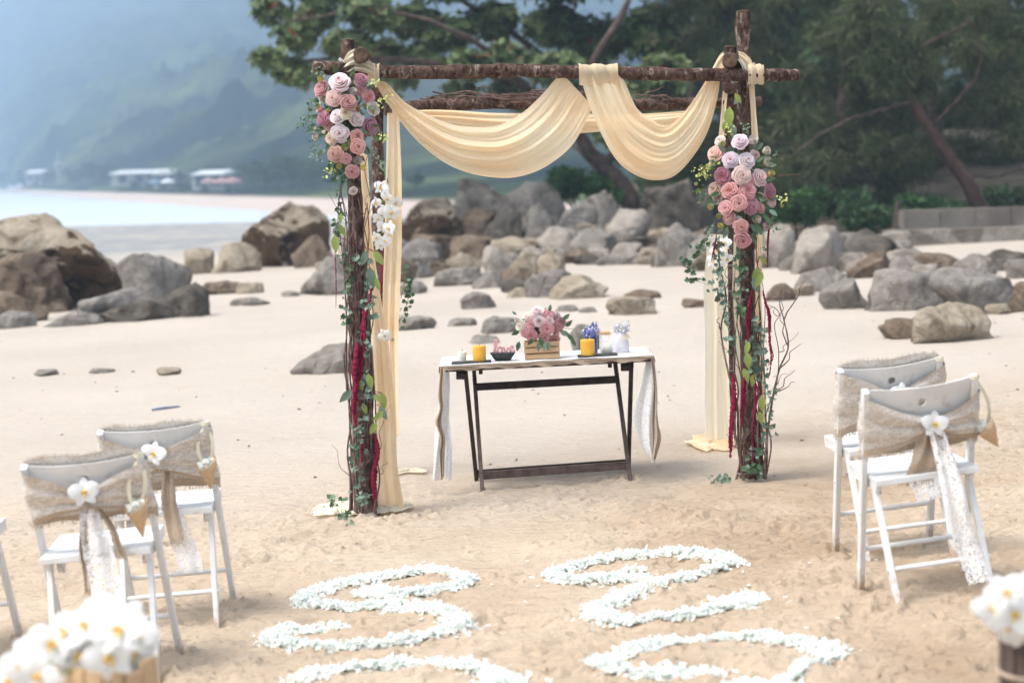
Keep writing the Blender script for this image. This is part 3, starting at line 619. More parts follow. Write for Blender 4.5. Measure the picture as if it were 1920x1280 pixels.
def build_trees():
    # sea almond: limbs reach left over the arch
    base = G(1215, 455); base = Vector((base.x, base.y, base.z)); D = depth(base)
    t = thing('almond_tree', 'broad-leaved tree reaching left over the arch from the rocks, trunk leaning', 'tree', loc=base)
    L = lambda px, py, dd=0: P(px, py, D + dd) - base
    b = MB()
    limb(b, [Vector((0, .2, -.2)), L(1185, 385), L(1150, 330), L(1105, 285), L(1075, 235)], .24, .13)
    b.build('trunk', M['tree_bark'], t)
    for pts, r0 in (([L(1080, 240), L(1000, 175, -1), L(880, 130, -1.5), L(720, 110, -2), L(560, 115, -2.5)], .12), ([L(1078, 238), L(1040, 130, 1), L(900, 20, 1), L(760, -60, 1)], .11),
                    ([L(1076, 236), L(1110, 120, -1), L(1180, 0, -1), L(1210, -120, 0)], .11), ([L(1000, 175, -1), L(860, 60, -3), L(700, 20, -3), L(540, 40, -3.5)], .07),
                    ([L(1130, 310), L(1175, 250), L(1230, 170, 2), L(1290, 60, 2)], .1), ([L(1170, 365), L(1130, 330, 2), L(1060, 250, 4), L(1020, 170, 5)], .08)):
        bb = MB(); limb(bb, pts, r0, r0 * .3, 7); bb.build('branch', M['tree_bark'], t)
    cl = []
    for (x, y, rx, ry) in ((512, 18, 34, 30), (496, 112, 30, 18), (548, 70, 42, 34), (545, 128, 46, 24), (572, 148, 26, 14), (600, 30, 50, 34), (650, 90, 52, 34), (690, 30, 60, 34), (730, 95, 44, 26), (770, 40, 60, 34), (800, 108, 50, 28),
                           (760, 150, 40, 14), (850, 60, 60, 36), (880, 125, 60, 30), (930, 40, 60, 40), (960, 110, 60, 36), (860, 172, 44, 14), (950, 168, 52, 20), (1030, 50, 70, 44), (1040, 130, 64, 40), (1080, 190, 54, 36), (1010, 208, 44, 20),
                           (1120, 80, 70, 56), (1160, 170, 60, 50), (1210, 60, 70, 60), (1240, 150, 60, 60), (1150, 245, 50, 26), (1230, 250, 50, 40), (640, -20, 90, 30), (840, -30, 120, 34), (1060, -40, 140, 40), (560, -30, 50, 24), (720, 178, 24, 8),
                           (820, -110, 200, 50), (1100, -130, 200, 60), (600, -90, 90, 40)):
        for k in range(2): cl.append(pclump(x + random.uniform(-12, 12), y + random.uniform(-5, 5), D + random.uniform(-3.2, 2.0), rx * .92, ry * .92, rx * ry))
    o = leaf_cloud('leaf_rosette', rel(cl, base), 38000, .22, .11, [FOL['al1'], FOL['al2'], FOL['al3']], t, ros=7, seed=3)
    mi = np.array([0] * len(o.data.polygons)); rr = np.random.default_rng(5).random(len(mi)); mi[rr > .93] = 1; mi[rr > .99] = 2; o.data.polygons.foreach_set('material_index', mi.astype(np.int32))
    # casuarinas
    spec = [(1345, 400, 0, 'slender feathery tree behind the right arch post'), (1440, 392, 3, 'feathery tree whose boughs hang right of the arch'), (1560, 398, -2, 'feathery tree in the middle of the dark right-hand trees'),
            (1650, 392, 7, 'deeper feathery tree behind the leaning trunk'), (1760, 400, 2, 'feathery tree over the concrete wall'), (1885, 396, 4, 'feathery tree at the right picture edge'), (1290, 398, 8, 'feathery tree behind the broad-leaved tree'), (2040, 400, 3, 'feathery tree beyond the right picture edge')]
    for k, (px, py, dd, lab) in enumerate(spec):
        d = 42 + dd; p = P(px, py, d); p.z = g1(p.x, p.y) - .1
        t = thing('casuarina_tree', lab, 'tree', 'feathery casuarina trees on the right', loc=p); rr = random.Random(k)
        b = MB(); lx = rr.uniform(-1, 1); hgt = rr.uniform(8, 11)
        limb(b, [(0, 0, -.3), (lx * .2, 0, 2), (lx * .6, .3, 5), (lx, .2, hgt)], .16, .03); b.build('trunk', M['tree_bark'], t); cl = []
        for j in range(46):
            h = rr.uniform(.7, hgt); a = rr.uniform(0, 6.28); R_ = rr.uniform(.3, 2.1) * (1 - .35 * h / hgt)
            cl.append((math.cos(a) * R_ + lx * h / hgt, math.sin(a) * R_ * .8 - .4, h, rr.uniform(.35, .8), rr.uniform(.35, .7), rr.uniform(.3, .8), 1))
            if j % 3 == 0:
                bb = MB(); limb(bb, [(lx * h / hgt, 0, max(.5, h - .5)), (math.cos(a) * R_ * .6 + lx * h / hgt, math.sin(a) * R_ * .5, h - .05), cl[-1][:3]], .035, .01, 5, 7); bb.build('branch', M['tree_bark'], t)
        leaf_cloud('foliage', cl, 24000, .32, .022, [FOL['cas1'], FOL['cas2']], t, droop=1.1, shell=.2, seed=20 + k)
    # the leaning reddish trunk with its own boughs
    pb = G(1862, 470); pb = P(1862, 440, 37); pb.z = g1(pb.x, pb.y)
    t = thing('leaning_tree', 'tree with a bare reddish trunk leaning left over the concrete wall', 'tree', loc=pb); L = lambda px, py, dd=0: P(px, py, 37 + dd) - pb
    b = MB(); limb(b, [(0, 0, -.1), L(1850, 405), L(1800, 325), L(1745, 245), L(1712, 190), L(1668, 125), L(1600, 20)], .15, .06); b.build('trunk', M['red_bark'], t)
    for pts, r0 in (([L(1712, 190), L(1560, 240, -1), L(1480, 300, -1)], .05), ([L(1745, 245), L(1840, 120, -1), L(1800, 0, -1)], .04), ([L(1668, 130), L(1740, 80, -1), L(1850, 30, -1)], .05), ([L(1800, 325), L(1870, 330, 1), L(1960, 290, 1)], .04)):
        bb = MB(); limb(bb, pts, r0, r0 * .3, 6); bb.build('branch', M['tree_bark'], t)
    cl = [pclump(x + random.uniform(-20, 20), y, 37 + random.uniform(-2, 2), 46, 34) for x, y in ((1500, 300), (1450, 330), (1560, 250), (1540, 310), (1620, 200), (1600, 140), (1660, 60), (1740, 60), (1820, 20), (1800, 90), (1700, 110), (1560, 60), (1500, 130), (1900, 80), (1480, 220), (1640, 270), (1900, 250), (1860, 180), (1700, 150), (1650, 120), (1660, 90), (1620, 60), (1600, 20), (1700, 40), (1720, 150))] + [pclump(x, y, 35.4, 44, 34) for x, y in ((1640, 100), (1600, 50), (1670, 140), (1620, 10), (1690, 60), (1760, 10), (1850, 10), (1900, 60))]
    leaf_cloud('foliage', rel(cl, pb), 24000, .30, .022, [FOL['cas1'], FOL['cas2']], t, droop=1.0, shell=.2, seed=50)
    # shrubs
    for k, (px, py, d, rx, ry, n, m1, m2, L_, lab) in enumerate((
            (1085, 345, 40, 70, 30, 3600, 'sh1', 'sh2', .13, 'bright green shrub growing on the rock heap under the swags'),
            (1140, 372, 39.5, 36, 16, 900, 'sh1', 'sh2', .11, 'small green bush between boulders below the leaning trunk'),
            (1500, 385, 36, 70, 34, 3000, 'sh2', 'sh1', .13, 'dark leafy shrub above the pale slabs right of the arch'),
            (1610, 400, 35.5, 80, 44, 3600, 'sh2', 'cas1', .14, 'hanging dark shrub over the hollow rock'),
            (1745, 385, 36.5, 76, 34, 3000, 'sh2', 'sh1', .12, 'dark leafy shrub on top of the concrete wall'),
            (1880, 380, 38, 80, 42, 3000, 'sh2', 'cas2', .12, 'brownish shrub at the right end of the concrete wall'),
            (1400, 375, 39, 60, 42, 2600, 'sh2', 'cas1', .12, 'dark shrub behind the right flower cluster'))):
        p = P(px, py + ry, d); pz = Vector((p.x, p.y, g1(p.x, p.y))); t = thing('shrub', lab, 'shrub', loc=pz); cl = []
        for j in range(9): cl.append(pclump(px + random.uniform(-.7, .7) * rx, py + random.uniform(-.6, .6) * ry, d + random.uniform(-.6, .6), rx * .42, ry * .5))
        for j in range(4):
            bb = MB(); e = Vector(cl[j][:3]) - pz; limb(bb, [(0, 0, -.1), e * .5 + Vector((.05, 0, .1)), e], .03, .008, 5, 7); bb.build('stem', M['tree_bark'], t)
        leaf_cloud('foliage', rel(cl, pz), n, L_, L_ * .5, [FOL[m1], FOL[m2]], t, seed=70 + k)
    # thin bare stem by the wall
    p = P(1688, 520, 34.5); p.z = g1(p.x, p.y); t = MB(); L = lambda px, py: P(px, py, 34.5) - p
    limb(t, [(0, 0, -.1), L(1686, 490), L(1690, 455), L(1680, 420), L(1686, 380)], .055, .03, 7); limb(t, [L(1690, 455), L(1660, 440), L(1640, 425)], .03, .01, 5, 6)
    tag(t.build('tree_stem', M['tree_bark'], None, loc=p), 'thin bare brown stem standing between the rocks and the concrete wall', 'tree')
    # dark wood behind all of them
    cl = []
    for k in range(150):
        px = random.uniform(1240, 2400); d = random.uniform(56, 66); cl.append(pclump(px, random.uniform(-420, 400), d, 90, 80))
    o = leaf_cloud('distant_wood', cl, 40000, .7, .3, [FOL['cas1'], FOL['sh2']], None, shell=.1, seed=99, droop=.6); tag(o, 'dark mass of trees behind the feathery ones', kind='stuff')
    # earth bank the trees stand on
    b = MB(); rows = []
    for j in range(14):
        yy = 36 + j * 3.5; rows.append([(x, yy + math.sin(x) * .3, g1(x, yy) + .06 + (0 if j == 0 else .25 + .12 * j) * min(1, max(0, (x - 3) / 3)) - (.5 if x < 3.4 else 0)) for x in np.linspace(2, 50, 60)])
    b.grid(rows); tag(b.build('earth_bank', mk('dark_earth', (.05, .04, .03), (.10, .085, .06), 1.5, .95, .6, 6)), 'dark earth bank under the trees', kind='structure')

def build_wall():
    d = 35.0; a = P(1690, 505, d); c = P(2150, 520, d + .5); a.z = g1(a.x, a.y); c.z = g1(c.x, c.y)
    t = thing('concrete_wall', 'low grey concrete sea wall below the trees at the right edge', 'wall', loc=a)
    e = c - a; n = 7; ux = Vector((e.x, e.y, 0)).normalized(); Ln = Vector((e.x, e.y, 0)).length
    hgt = .60; m = mk('weathered_concrete', (.15, .135, .115), (.24, .215, .185), 1.6, .9, .6, 12, .15, c3=(.15, .13, .11), c3scale=.9, c3lo=.52, c3hi=.68); rz = math.atan2(ux.y, ux.x)
    for k in range(n):
        w_ = Ln / n * 1.04; b = MB(); q = Matrix.Rotation(rz, 3, 'Z')
        b.box(ux * (Ln / n * (k + .5)) + Vector((0, .05 * (k % 2) * .3, hgt / 2 - .15)), (w_, .4, hgt + .3), q, taper=.93); b.build('wall_panel', m, t, False)
    d = 34.6; p = P(1740, 500, 34.2); p.z = g1(p.x, p.y)
    # paler footing that shows between wall and boulders
    b = MB(); b.box((0, 0, .12), (5.5, .3, .3), Matrix.Rotation(rz, 3, 'Z')); tag(b.build('wall_footing', RM['pale'], None, False, loc=p + Vector((2.0, .3, 0))), 'pale concrete footing jutting out under the grey sea wall', 'wall')

def build_far_shore():
    def FP(px, e):
        d = float(shore(px)) + e; z = float(far_z(np.array([px]), np.array([d]))[0]); return Vector(((px - 960) / F * d, d, z)), d
    tg = 'trees along the far shore'
    rr = random.Random(4)
    trees = [(150, 34, 70, 'one'), (188, 46, 75, ''), (212, 40, 70, ''), (20, 26, 70, ''), (60, 30, 75, ''), (100, 26, 70, ''), (-40, 30, 80, ''), (262, 26, 60, ''), (300, 24, 55, ''), (345, 30, 58, ''), (385, 26, 52, ''), (478, 46, 40, ''), (505, 60, 42, ''), (535, 66, 45, ''), (565, 60, 44, ''), (596, 56, 42, ''), (430, 34, 62, ''), (250, 30, 95, ''), (410, 40, 90, ''), (455, 38, 66, ''), (625, 52, 42, ''), (-100, 34, 70, ''), (785, 40, 40, ''), (700, 44, 40, ''), (238, 19, 30, 'f'), (262, 21, 30, 'f'), (290, 19, 28, 'f'), (322, 21, 26, 'f'), (352, 20, 25, 'f'), (392, 19, 22, 'f'), (440, 20, 22, 'f'), (78, 14, 40, 'f'), (96, 12, 42, 'f')]
    for k, (px, hp, e, _) in enumerate(trees):
        p, d = FP(px, e); h = hp * d / F * rr.uniform(.9, 1.1)
        lm = ['beyond the left picture edge', 'at the left picture edge', 'left of the white boat', 'just right of the white boat', 'left end of the small building', 'right end of the small building', 'just right of the pale tower', 'right of the pale tower', 'between tower and long roof', 'left end of the long white roof', 'inside the long roof\'s left end', 'by the left part of the long roof', 'by the middle of the long roof', 'right end of the long roof', 'between the two roofs', 'by the pale green-white roof', 'right of the pale roof', 'left of the tall tan boulder', 'over the tall tan boulder', 'right of the tall tan boulder', 'just left of the left arch post', 'behind the left arch post', 'seen between the left drapes', 'just right of the left drapes', 'seen through the arch'][int(np.searchsorted([-60, 5, 40, 75, 87, 110, 160, 200, 225, 245, 256, 270, 310, 350, 388, 425, 450, 490, 520, 550, 580, 610, 690, 740], px))]
        if _: lab_ = 'low hazy bush on the far shore, ' + lm
        if 0: lab_ = 'low hazy bush in front of the white-roofed buildings on the far shore'; 
        lab = 'hazy round-crowned tree on the far shore ' + ('left of the long white roof' if px < 230 else 'around the long white roof' if px < 400 else 'behind the tall tan boulder' if px < 640 else 'seen through the arch')
        lab = 'hazy %s round-crowned tree on the far shore, %s' % ('tall' if hp > 44 else 'middling' if hp > 32 else 'low', lm)
        t = thing('far_bush', lab_, 'bush', 'bushes before the far buildings', loc=p) if _ else thing('far_tree', lab, 'tree', tg, loc=p)
        b = MB(); b.tube([(0, 0, -.5), (.1, 0, h * .4), (0, 0, h * .7)], [h * .03, h * .025, h * .015], 6); b.build('trunk', M['tree_bark'], t)
        cl = [(rr.uniform(-.35, .35) * h, rr.uniform(-.3, .3) * h, h * rr.uniform(.35, .85), h * .24, h * .24, h * .2, 1) for _ in range(9)]
        leaf_cloud('crown', cl, 700, h * .13, h * .09, [FOL['far']], t, seed=200 + k)
    wall = mk('far_plaster', (.26, .26, .24), None, rough=.9); roofw = mk('white_roof', (.58, .60, .60), None, rough=.5); roofr = mk('red_awning', (.32, .2, .18), None, rough=.8); glass = mk('far_window', (.05, .06, .07), None, rough=.2)
    for px0, px1, pyt, e, lab, rm in ((228, 348, 318, 62, 'long low building with a white roof on the far shore', roofw), (386, 452, 340, 42, 'building with a pale green-white roof near the far beach', roofw), (68, 104, 318, 80, 'small white building at the left on the far shore', roofw), (312, 350, 330, 50, 'small white-sided building right of the long roof', wall)):
        pc, d = FP((px0 + px1) / 2, e); W = (px1 - px0) * d / F; hz = CAM.z + (640 - pyt - 322 - ( (px0 + px1) / 2 - 960) * -.026 * -1) * d / F
        hz = P((px0 + px1) / 2, pyt, d).z; H = max(3.0, hz - pc.z); t = thing('far_building', lab, 'building', loc=pc, rot=(0, 0, -.25))
        b = MB(); b.box((0, 0, H * .4), (W * .94, 8, H * .8)); b.build('wall', wall, t, False)
        b = MB(); b.add([(-W/2, -5, H * .78), (W/2, -5, H * .78), (W/2, 5, H * .78), (-W/2, 5, H * .78), (-W/2 * .94, 0, H), (W/2 * .94, 0, H)], [(0, 1, 5, 4), (1, 2, 5), (2, 3, 4, 5), (3, 0, 4), (3, 2, 1, 0)]); b.build('roof', rm, t, False)
        for j in range(max(2, int(W / 4))):
            b = MB(); b.box((-W * .42 + W * .84 * (j + .5) / max(2, int(W / 4)), -4.02, H * .45), (1.6, .12, 1.5)); b.build('window', glass, t, False)
    for px, e, c, lab in ((402, 20, roofr, 'reddish beach umbrella left of the others on the far beach'), (425, 19, roofr, 'red beach umbrella in the middle on the far beach'), (446, 20, roofr, 'red beach umbrella right of the others on the far beach'), (302, 20, mk('blue_awning', (.14, .22, .3), None), 'small blue umbrella on the far beach'), (325, 22, roofw, 'white umbrella on the far beach')):
        p, d = FP(px, e); t = thing('beach_umbrella', lab, 'umbrella', loc=p)
        b = MB(); b.lathe((0, 0, 0), [(.01, 2.5), (.9, 2.2), (1.3, 1.85), (1.3, 1.75)], 10); b.build('canopy', c, t, False); b = MB(); b.tube([(0, 0, -.1), (0, 0, 2.4)], .04, 6, cap=0); b.build('pole', wall, t)
    p, d = FP(46, 16); t = thing('far_boat', 'white boat drawn up on the far beach', 'boat', loc=p + Vector((0, 0, .1)))
    rows = [[(x, y * (1 - abs(x / 4) ** 2.2) * 1.1, z + .15 * abs(x / 4) ** 2 * 4) for y, z in ((-1, 1.1), (-.8, .4), (-.2, 0), (.2, 0), (.8, .4), (1, 1.1))] for x in np.linspace(-3.9, 3.9, 9)]
    b = MB(); b.grid(rows); b.build('hull', roofw, t); b = MB(); b.box((.4, 0, 1.4), (2.2, 1.3, 1.2), taper=.8); b.build('cabin', roofw, t, False)
    p, d = FP(122, 95); b = MB(); b.tube([(0, 0, -.5), (0, 0, 7), (0, 0, 10)], [.5, .4, .15], 8, cap=0); b.box((0, 0, 5.5), (2, 2, 2)); tag(b.build('tower', wall, None, loc=p), 'slim pale tower among the trees on the far shore', 'tower')

# ================================================================== THE ARCH
dL, dR, dBL, dBR = depth(G(685, 966)), depth(G(1412, 901)), depth(G(714, 888)), depth(G(1368, 830))
def dF(px): return dL + (px - 685) / (1412 - 685) * (dR - dL)
def dB(px): return dBL + (px - 714) / (1368 - 714) * (dBR - dBL)
def log_mesh(pts, r0, r1, seed, k=40, n=18, knots=5):
    rr = random.Random(seed); q = cr([tuple(p) for p in pts], k); b = MB(); rad = []
    kn = [(rr.randrange(2, k - 2), rr.uniform(.06, .16)) for _ in range(knots)]
    t0 = Vector(q[-1] - q[0]).normalized(); u = t0.orthogonal().normalized(); w_ = t0.cross(u); rows = []
    for i in range(k):
        r = r0 + (r1 - r0) * i / (k - 1); c = Vector(q[i]) + u * rr.uniform(-.02, .02) * r * 2 + w_ * rr.uniform(-.02, .02) * r * 2
        for a, h in kn: r *= 1 + h * math.exp(-((i - a) / 1.0) ** 2)
        row = []
        for j in range(n):
            a = 2 * math.pi * j / n; rj = r * (1 + .10 * float(vnoise(np.array([math.cos(a) * 1.3 + seed]), np.array([math.sin(a) * 1.3]), np.array([i * .3]))[0]) + rr.uniform(-.022, .022))
            row.append(c + (u * math.cos(a) + w_ * math.sin(a)) * rj)
        rows.append(row)
    b.grid(rows, closed=True)
    for row, sgn, at in ((rows[0], -1, q[0]), (rows[-1], 1, q[-1])):
        cc = Vector(at) + t0 * sgn * .004; ring = [cc + (p - Vector(at)) * .8 for p in row]
        b.grid([row, ring], 1, closed=True); b.add(ring + [cc], [(j, (j + 1) % n, n) for j in range(n)], 1)
    return b
BT = [M['bark'], M['cut']]
def wig(a, b_, r, k=9, seed=0, amp=.03):
    rr = random.Random(seed); a, b_ = Vector(a), Vector(b_); out = []
    for i in range(k):
        t = i / (k - 1); out.append(a.lerp(b_, t) + Vector([rr.uniform(-amp, amp) for _ in 'xyz']) * math.sin(math.pi * t) ** .5)
    return out
def twig(parent, pts, r=.006, name='twig', k=28, tip=.35, mat=None):
    q = cr([tuple(p) for p in pts], k); b = MB(); b.tube([Vector(a) for a in q], list(np.linspace(r, r * tip, k)), 5, cap=0, jit=.15); return b.build(name, mat or M['bark_twig'], parent)
def build_arch():
    o = G(685, 966); t = thing('wedding_arch', 'rustic log arch of four bark-covered posts standing on the sand before the rocks', 'arch', loc=o)
    def A(px, py, d): return P(px, py, d) - o
    G0 = lambda px, py: G(px, py) - o
    def lg(name, pts, r0, r1, seed, label=None, **kw):
        x = log_mesh(pts, r0, r1, seed, **kw).build(name, BT, t)
        if label: x['label'] = label
        return x
    lg('post', [G0(690, 966) + Vector((0, 0, -.1)), A(677, 700, dL), A(667, 400, dL), A(656, 200, dL), A(651, 76, dL)], .040, .034, 1, k=70)
    lg('post', [G0(1408, 901) + Vector((0, 0, -.1)), A(1404, 700, dR), A(1399, 400, dR), A(1395, 200, dR), A(1393, 22, dR)], .038, .036, 2, k=80, knots=12)
    lg('post', [G0(716, 888) + Vector((0, 0, -.1)), A(715, 600, dBL), A(709, 350, dBL), A(706, 175, dBL)], .038, .033, 3, k=60)
    lg('post', [G0(1366, 830) + Vector((0, 0, -.1)), A(1366, 600, dBR), A(1366, 350, dBR), A(1366, 150, dBR)], .042, .036, 4, k=60)
    fo = -.075
    lg('beam', [A(588, 127, dF(588) + fo), A(760, 136, dF(760) + fo), A(950, 133, dF(950) + fo), A(1130, 136, dF(1130) + fo), A(1300, 140, dF(1300) + fo), A(1494, 141, dF(1494) + fo)], .033, .032, 5, k=90, knots=12)
    lg('beam', [A(722, 205, dB(722) - .06), A(900, 194, dB(900) - .06), A(1100, 194, dB(1100) - .06), A(1250, 196, dB(1250) - .06), A(1425, 190, dB(1425) - .06)], .036, .030, 6, k=80, knots=8)
    lg('beam', [A(677, 103, dL - .16), A(695, 140, (dL + dBL) / 2), A(718, 184, dBL + .12)], .040, .036, 7, k=30, knots=3)
    lg('beam', [A(1369, 112, dR - .14), A(1369, 142, (dR + dBR) / 2), A(1366, 172, dBR + .12)], .040, .036, 8, k=30, knots=3)
    lg('log_stub', [A(1369, 88, dR + .02), A(1368, 150, dR + .03)], .030, .030, 9, k=10, knots=1)
    lg('log_stub', [A(1392, 120, dR - .01), A(1388, 262, dR - .0)], .02, .02, 10, k=14, knots=2)
    # wire and string lashings
    wire = mk('wire', (.45, .42, .38), None, rough=.4, spec=.6)
    def ring(c, r, ax, n=3, rad=.003):
        b = MB(); ax = Vector(ax).normalized(); u = ax.orthogonal().normalized(); w_ = ax.cross(u); pts = []
        for i in range(n * 14 + 1):
            a = i / 14 * 2 * math.pi; pts.append(Vector(c) + (u * math.cos(a) + w_ * math.sin(a)) * (r + random.uniform(0, .004)) + ax * (i / (n * 14) - .5) * n * .008)
        b.tube(pts, rad, 5, cap=0); b.build('lashing', wire, t)
    ring(A(1394, 138, dR - .03), .075, (1, .1, .3)); ring(A(1394, 138, dR - .03), .075, (.7, 0, -.8), 2)
    for py in (497, 545, 694, 780): ring(A(1366, py, dBR), .047, (0, 0, 1), 1, .0022)
    ring(A(656, 132, dL - .03), .075, (.7, .1, .6), 2); ring(A(1400, 885, dR), .055, (0, 0, 1), 1, .002); ring(A(687, 925, dL), .055, (0, 0, 1), 1, .002)
    # brushwood tied along the back beam
    for k in range(26):
        x0 = random.uniform(780, 1000); x1 = x0 + random.uniform(90, 230); y = random.uniform(176, 192); d = dB(900) - .05 + random.uniform(-.06, .03)
        twig(t, wig(A(x0, y + random.uniform(-10, 6), d), A(min(x1, 1335), y + random.uniform(-6, 6), d), 0, 8, k, .018), .005, k=20)
    for k in range(7):
        x0 = random.uniform(1190, 1240); twig(t, wig(A(x0, 190 - random.uniform(0, 14), dB(1200) - .06), A(x0 + random.uniform(60, 110), 192, dB(1250) - .08), 0, 7, 60 + k, .012), .0045, k=16)
    for k, (a, b_) in enumerate((((930, 178), (905, 160)), ((905, 160), (880, 172)), ((970, 180), (1010, 168)), ((1200, 182), (1246, 162)), ((860, 186), (810, 196)), ((940, 176), (985, 184)))):
        twig(t, wig(A(*a, dB(900) - .06), A(*b_, dB(900) - .12), 0, 6, 80 + k, .01), .0035, k=12)
    # willow rods tied round the two front posts
    def rods(foot, mid, top, d, n, r, seed):
        rr = random.Random(seed)
        for k in range(n):
            a = rr.uniform(0, 6.28); ra = rr.uniform(.040, .075); off = Vector((math.cos(a) * ra, math.sin(a) * ra * .9 - .008, 0)); sp = rr.uniform(.9, 1.5)
            y0 = rr.uniform(*top); f = G(*foot) - o; hi = A(foot[0] + (y0 - foot[1]) * (mid[0] - foot[0]) / (mid[1] - foot[1]), y0, d)
            pts = [f + off * sp + Vector((0, 0, -.03))]
            for j in range(1, 9): tt = j / 9; pts.append(f.lerp(hi, tt) + off + Vector((rr.uniform(-1, 1), rr.uniform(-1, 1), 0)) * .013)
            pts.append(hi + off * rr.uniform(.5, 1.6)); twig(t, pts, r * rr.uniform(.7, 1.2), name='willow_rod', k=34)
    rods((686, 962), (663, 340), (345, 560), dL, 26, .0066, 1); rods((1410, 898), (1400, 400), (470, 640), dR, 20, .0062, 2)
    return t
WIL = [  # loose willow branches: px paths beside each post
    ('L', [(672, 955), (662, 900), (668, 840), (660, 760), (652, 700), (662, 640), (650, 590), (656, 540), (648, 480), (654, 420), (640, 360), (644, 320)], 'curly willow branch up the left side of the left front post'),
    ('L', [(700, 960), (712, 900), (706, 850), (704, 760), (700, 700), (694, 640), (700, 590), (690, 520), (682, 440), (694, 380), (684, 320), (690, 290)], 'curly willow branch up the right side of the left front post'),
    ('L', [(660, 700), (654, 660), (661, 600), (653, 560), (650, 470), (664, 420), (655, 340), (640, 290)], 'thin curly willow shoot under the left flower cluster'),
    ('R', [(1395, 900), (1385, 840), (1382, 760), (1366, 700), (1352, 620), (1362, 560), (1350, 500), (1348, 450)], 'curly willow branch between the two right posts'),
    ('R', [(1433, 895), (1438, 820), (1450, 740), (1462, 690), (1478, 650), (1470, 600), (1462, 570), (1466, 540)], 'dark curly willow branch standing out to the right of the arch'),
    ('R', [(1438, 888), (1446, 830), (1436, 780), (1456, 720), (1460, 660), (1452, 610), (1462, 590), (1450, 575), (1440, 582)], 'thin curly willow shoot looping at the far right of the arch'),
    ('R', [(1392, 900), (1388, 840), (1394, 760), (1388, 700), (1378, 640), (1384, 580), (1376, 540), (1380, 490)], 'curly willow branch hugging the right front post on its left'),
    ('R', [(1428, 890), (1420, 820), (1424, 740), (1420, 660), (1414, 590), (1424, 540), (1418, 470), (1424, 420), (1440, 380), (1452, 330), (1436, 290)], 'long curly willow branch rising past the right flower cluster'),
    ('B', [(752, 560), (760, 520), (768, 500), (790, 475), (800, 445)], 'bare curly twig jutting right from the left drapes'),
    ('B', [(1462, 330), (1490, 327), (1512, 329)], 'hair-thin twig pointing right from the right flower cluster'),
    ('L', [(646, 330), (634, 380), (638, 430), (628, 480), (640, 510)], 'bent willow shoot hanging left of the left post')]
def build_willow():
    for k, (w_, pts, lab) in enumerate(WIL):
        rr = random.Random(300 + k); d = dL - .06 if w_ == 'L' else dR - .06 if w_ == 'R' else (dBL - .3 if pts[0][0] < 900 else dR)
        a = P(*pts[0], d); t = thing('willow_branch', lab, 'branch', 'curly willow branches tied to the arch', loc=a)
        q = [P(x, y, d + rr.uniform(-.03, .03) - (.02 if i % 2 else 0)) - a for i, (x, y) in enumerate(pts)]
        r = .0075 if k in (4, 3) else .0045 if k < 8 else .0024
        twig(t, q, r, name='stem', k=60)
        if k < 8:
            for j in range(5):
                i = rr.randrange(1, len(q) - 1); e = q[i] + Vector((rr.uniform(-.12, .12), rr.uniform(-.08, .05), rr.uniform(.05, .25))); twig(t, wig(q[i], e, 0, 6, j + k * 9, .02), r * .5, name='shoot', k=16)

# ------------------------------------------------------------------ cloth
def swag(name, up_, lo_, dfun, mat, label, folds=7, amp=.022, seed=1, nt=90, ns=64, bulge=.06, cat='drape', gather=.0, sharp=.8):
    U = cr(up_, nt); L_ = cr(lo_, nt); rows = []; rr = np.random.default_rng(seed); t = np.linspace(0, 1, nt)
    ph = rr.uniform(0, 6.28, 6); s = np.linspace(0, 1, ns); o = P(*up_[0], dfun(up_[0][0])); fr = rr.uniform(.75, 1.25, 6) * folds
    for i in range(nt):
        row = []
        for j in range(ns):
            ss = s[j] + .035 * math.sin(5 * t[i] + 4 * s[j] + ph[4])
            x, y = U[i] * (1 - s[j]) + L_[i] * s[j]
            f = 0
            for k in range(4):
                a = fr[k] * (1, 1.6, .55, 2.4)[k] * ss * 2 * math.pi + ph[k] + 1.2 * math.sin(t[i] * (2.3 + k) + ph[k]); c = math.sin(a)
                f += (1, .55, .8, .25)[k] * (math.copysign(abs(c) ** sharp, c))
            env = .55 + .45 * math.sin(math.pi * t[i])
            dd = amp * f * env - bulge * math.sin(math.pi * t[i]) * math.sin(math.pi * min(1, s[j] * 1.0)) * .8
            row.append(P(x, y, dfun(x) + dd) - o)
        rows.append(row)
    b = MB(); b.grid(rows); x = b.build(name, mat, None, loc=o); tag(x, label, cat); return x
def hang(name, cl, width, dfun, mat, label, folds=5, amp=.02, seed=1, nt=70, ns=44, cat='drape', pool=None, group=None):
    "a length of cloth hanging along the px centre line, width in px down its length; pool = (px, py) path it runs out along on the sand"
    C = cr(cl, nt); W = np.interp(np.linspace(0, 1, nt), np.linspace(0, 1, len(width)), width); rr = np.random.default_rng(seed); ph = rr.uniform(0, 6.28, 8); rows = []
    o = P(*cl[0], dfun(cl[0][1]))
    for i in range(nt):
        t = i / (nt - 1); row = []
        for j in range(ns):
            u = j / (ns - 1) * 2 - 1; a = folds * u * math.pi + ph[0] + .9 * math.sin(2.2 * t + ph[1]); f = math.sin(a) + .45 * math.sin(a * 1.7 + ph[2] + 1.5 * t) + .12 * math.sin(a * 3.1 + ph[3] + t * 5)
            row.append(P(C[i][0] + u * W[i] / 2, C[i][1] + 1.5 * math.sin(u * 4 + ph[5]) * t, dfun(C[i][1]) + amp * f + .02 * math.cos(u * 1.57)) - o)
        rows.append(row)
    b = MB(); b.grid(rows); x = b.build(name, mat, None, loc=o); tag(x, label, cat, group)
    return x
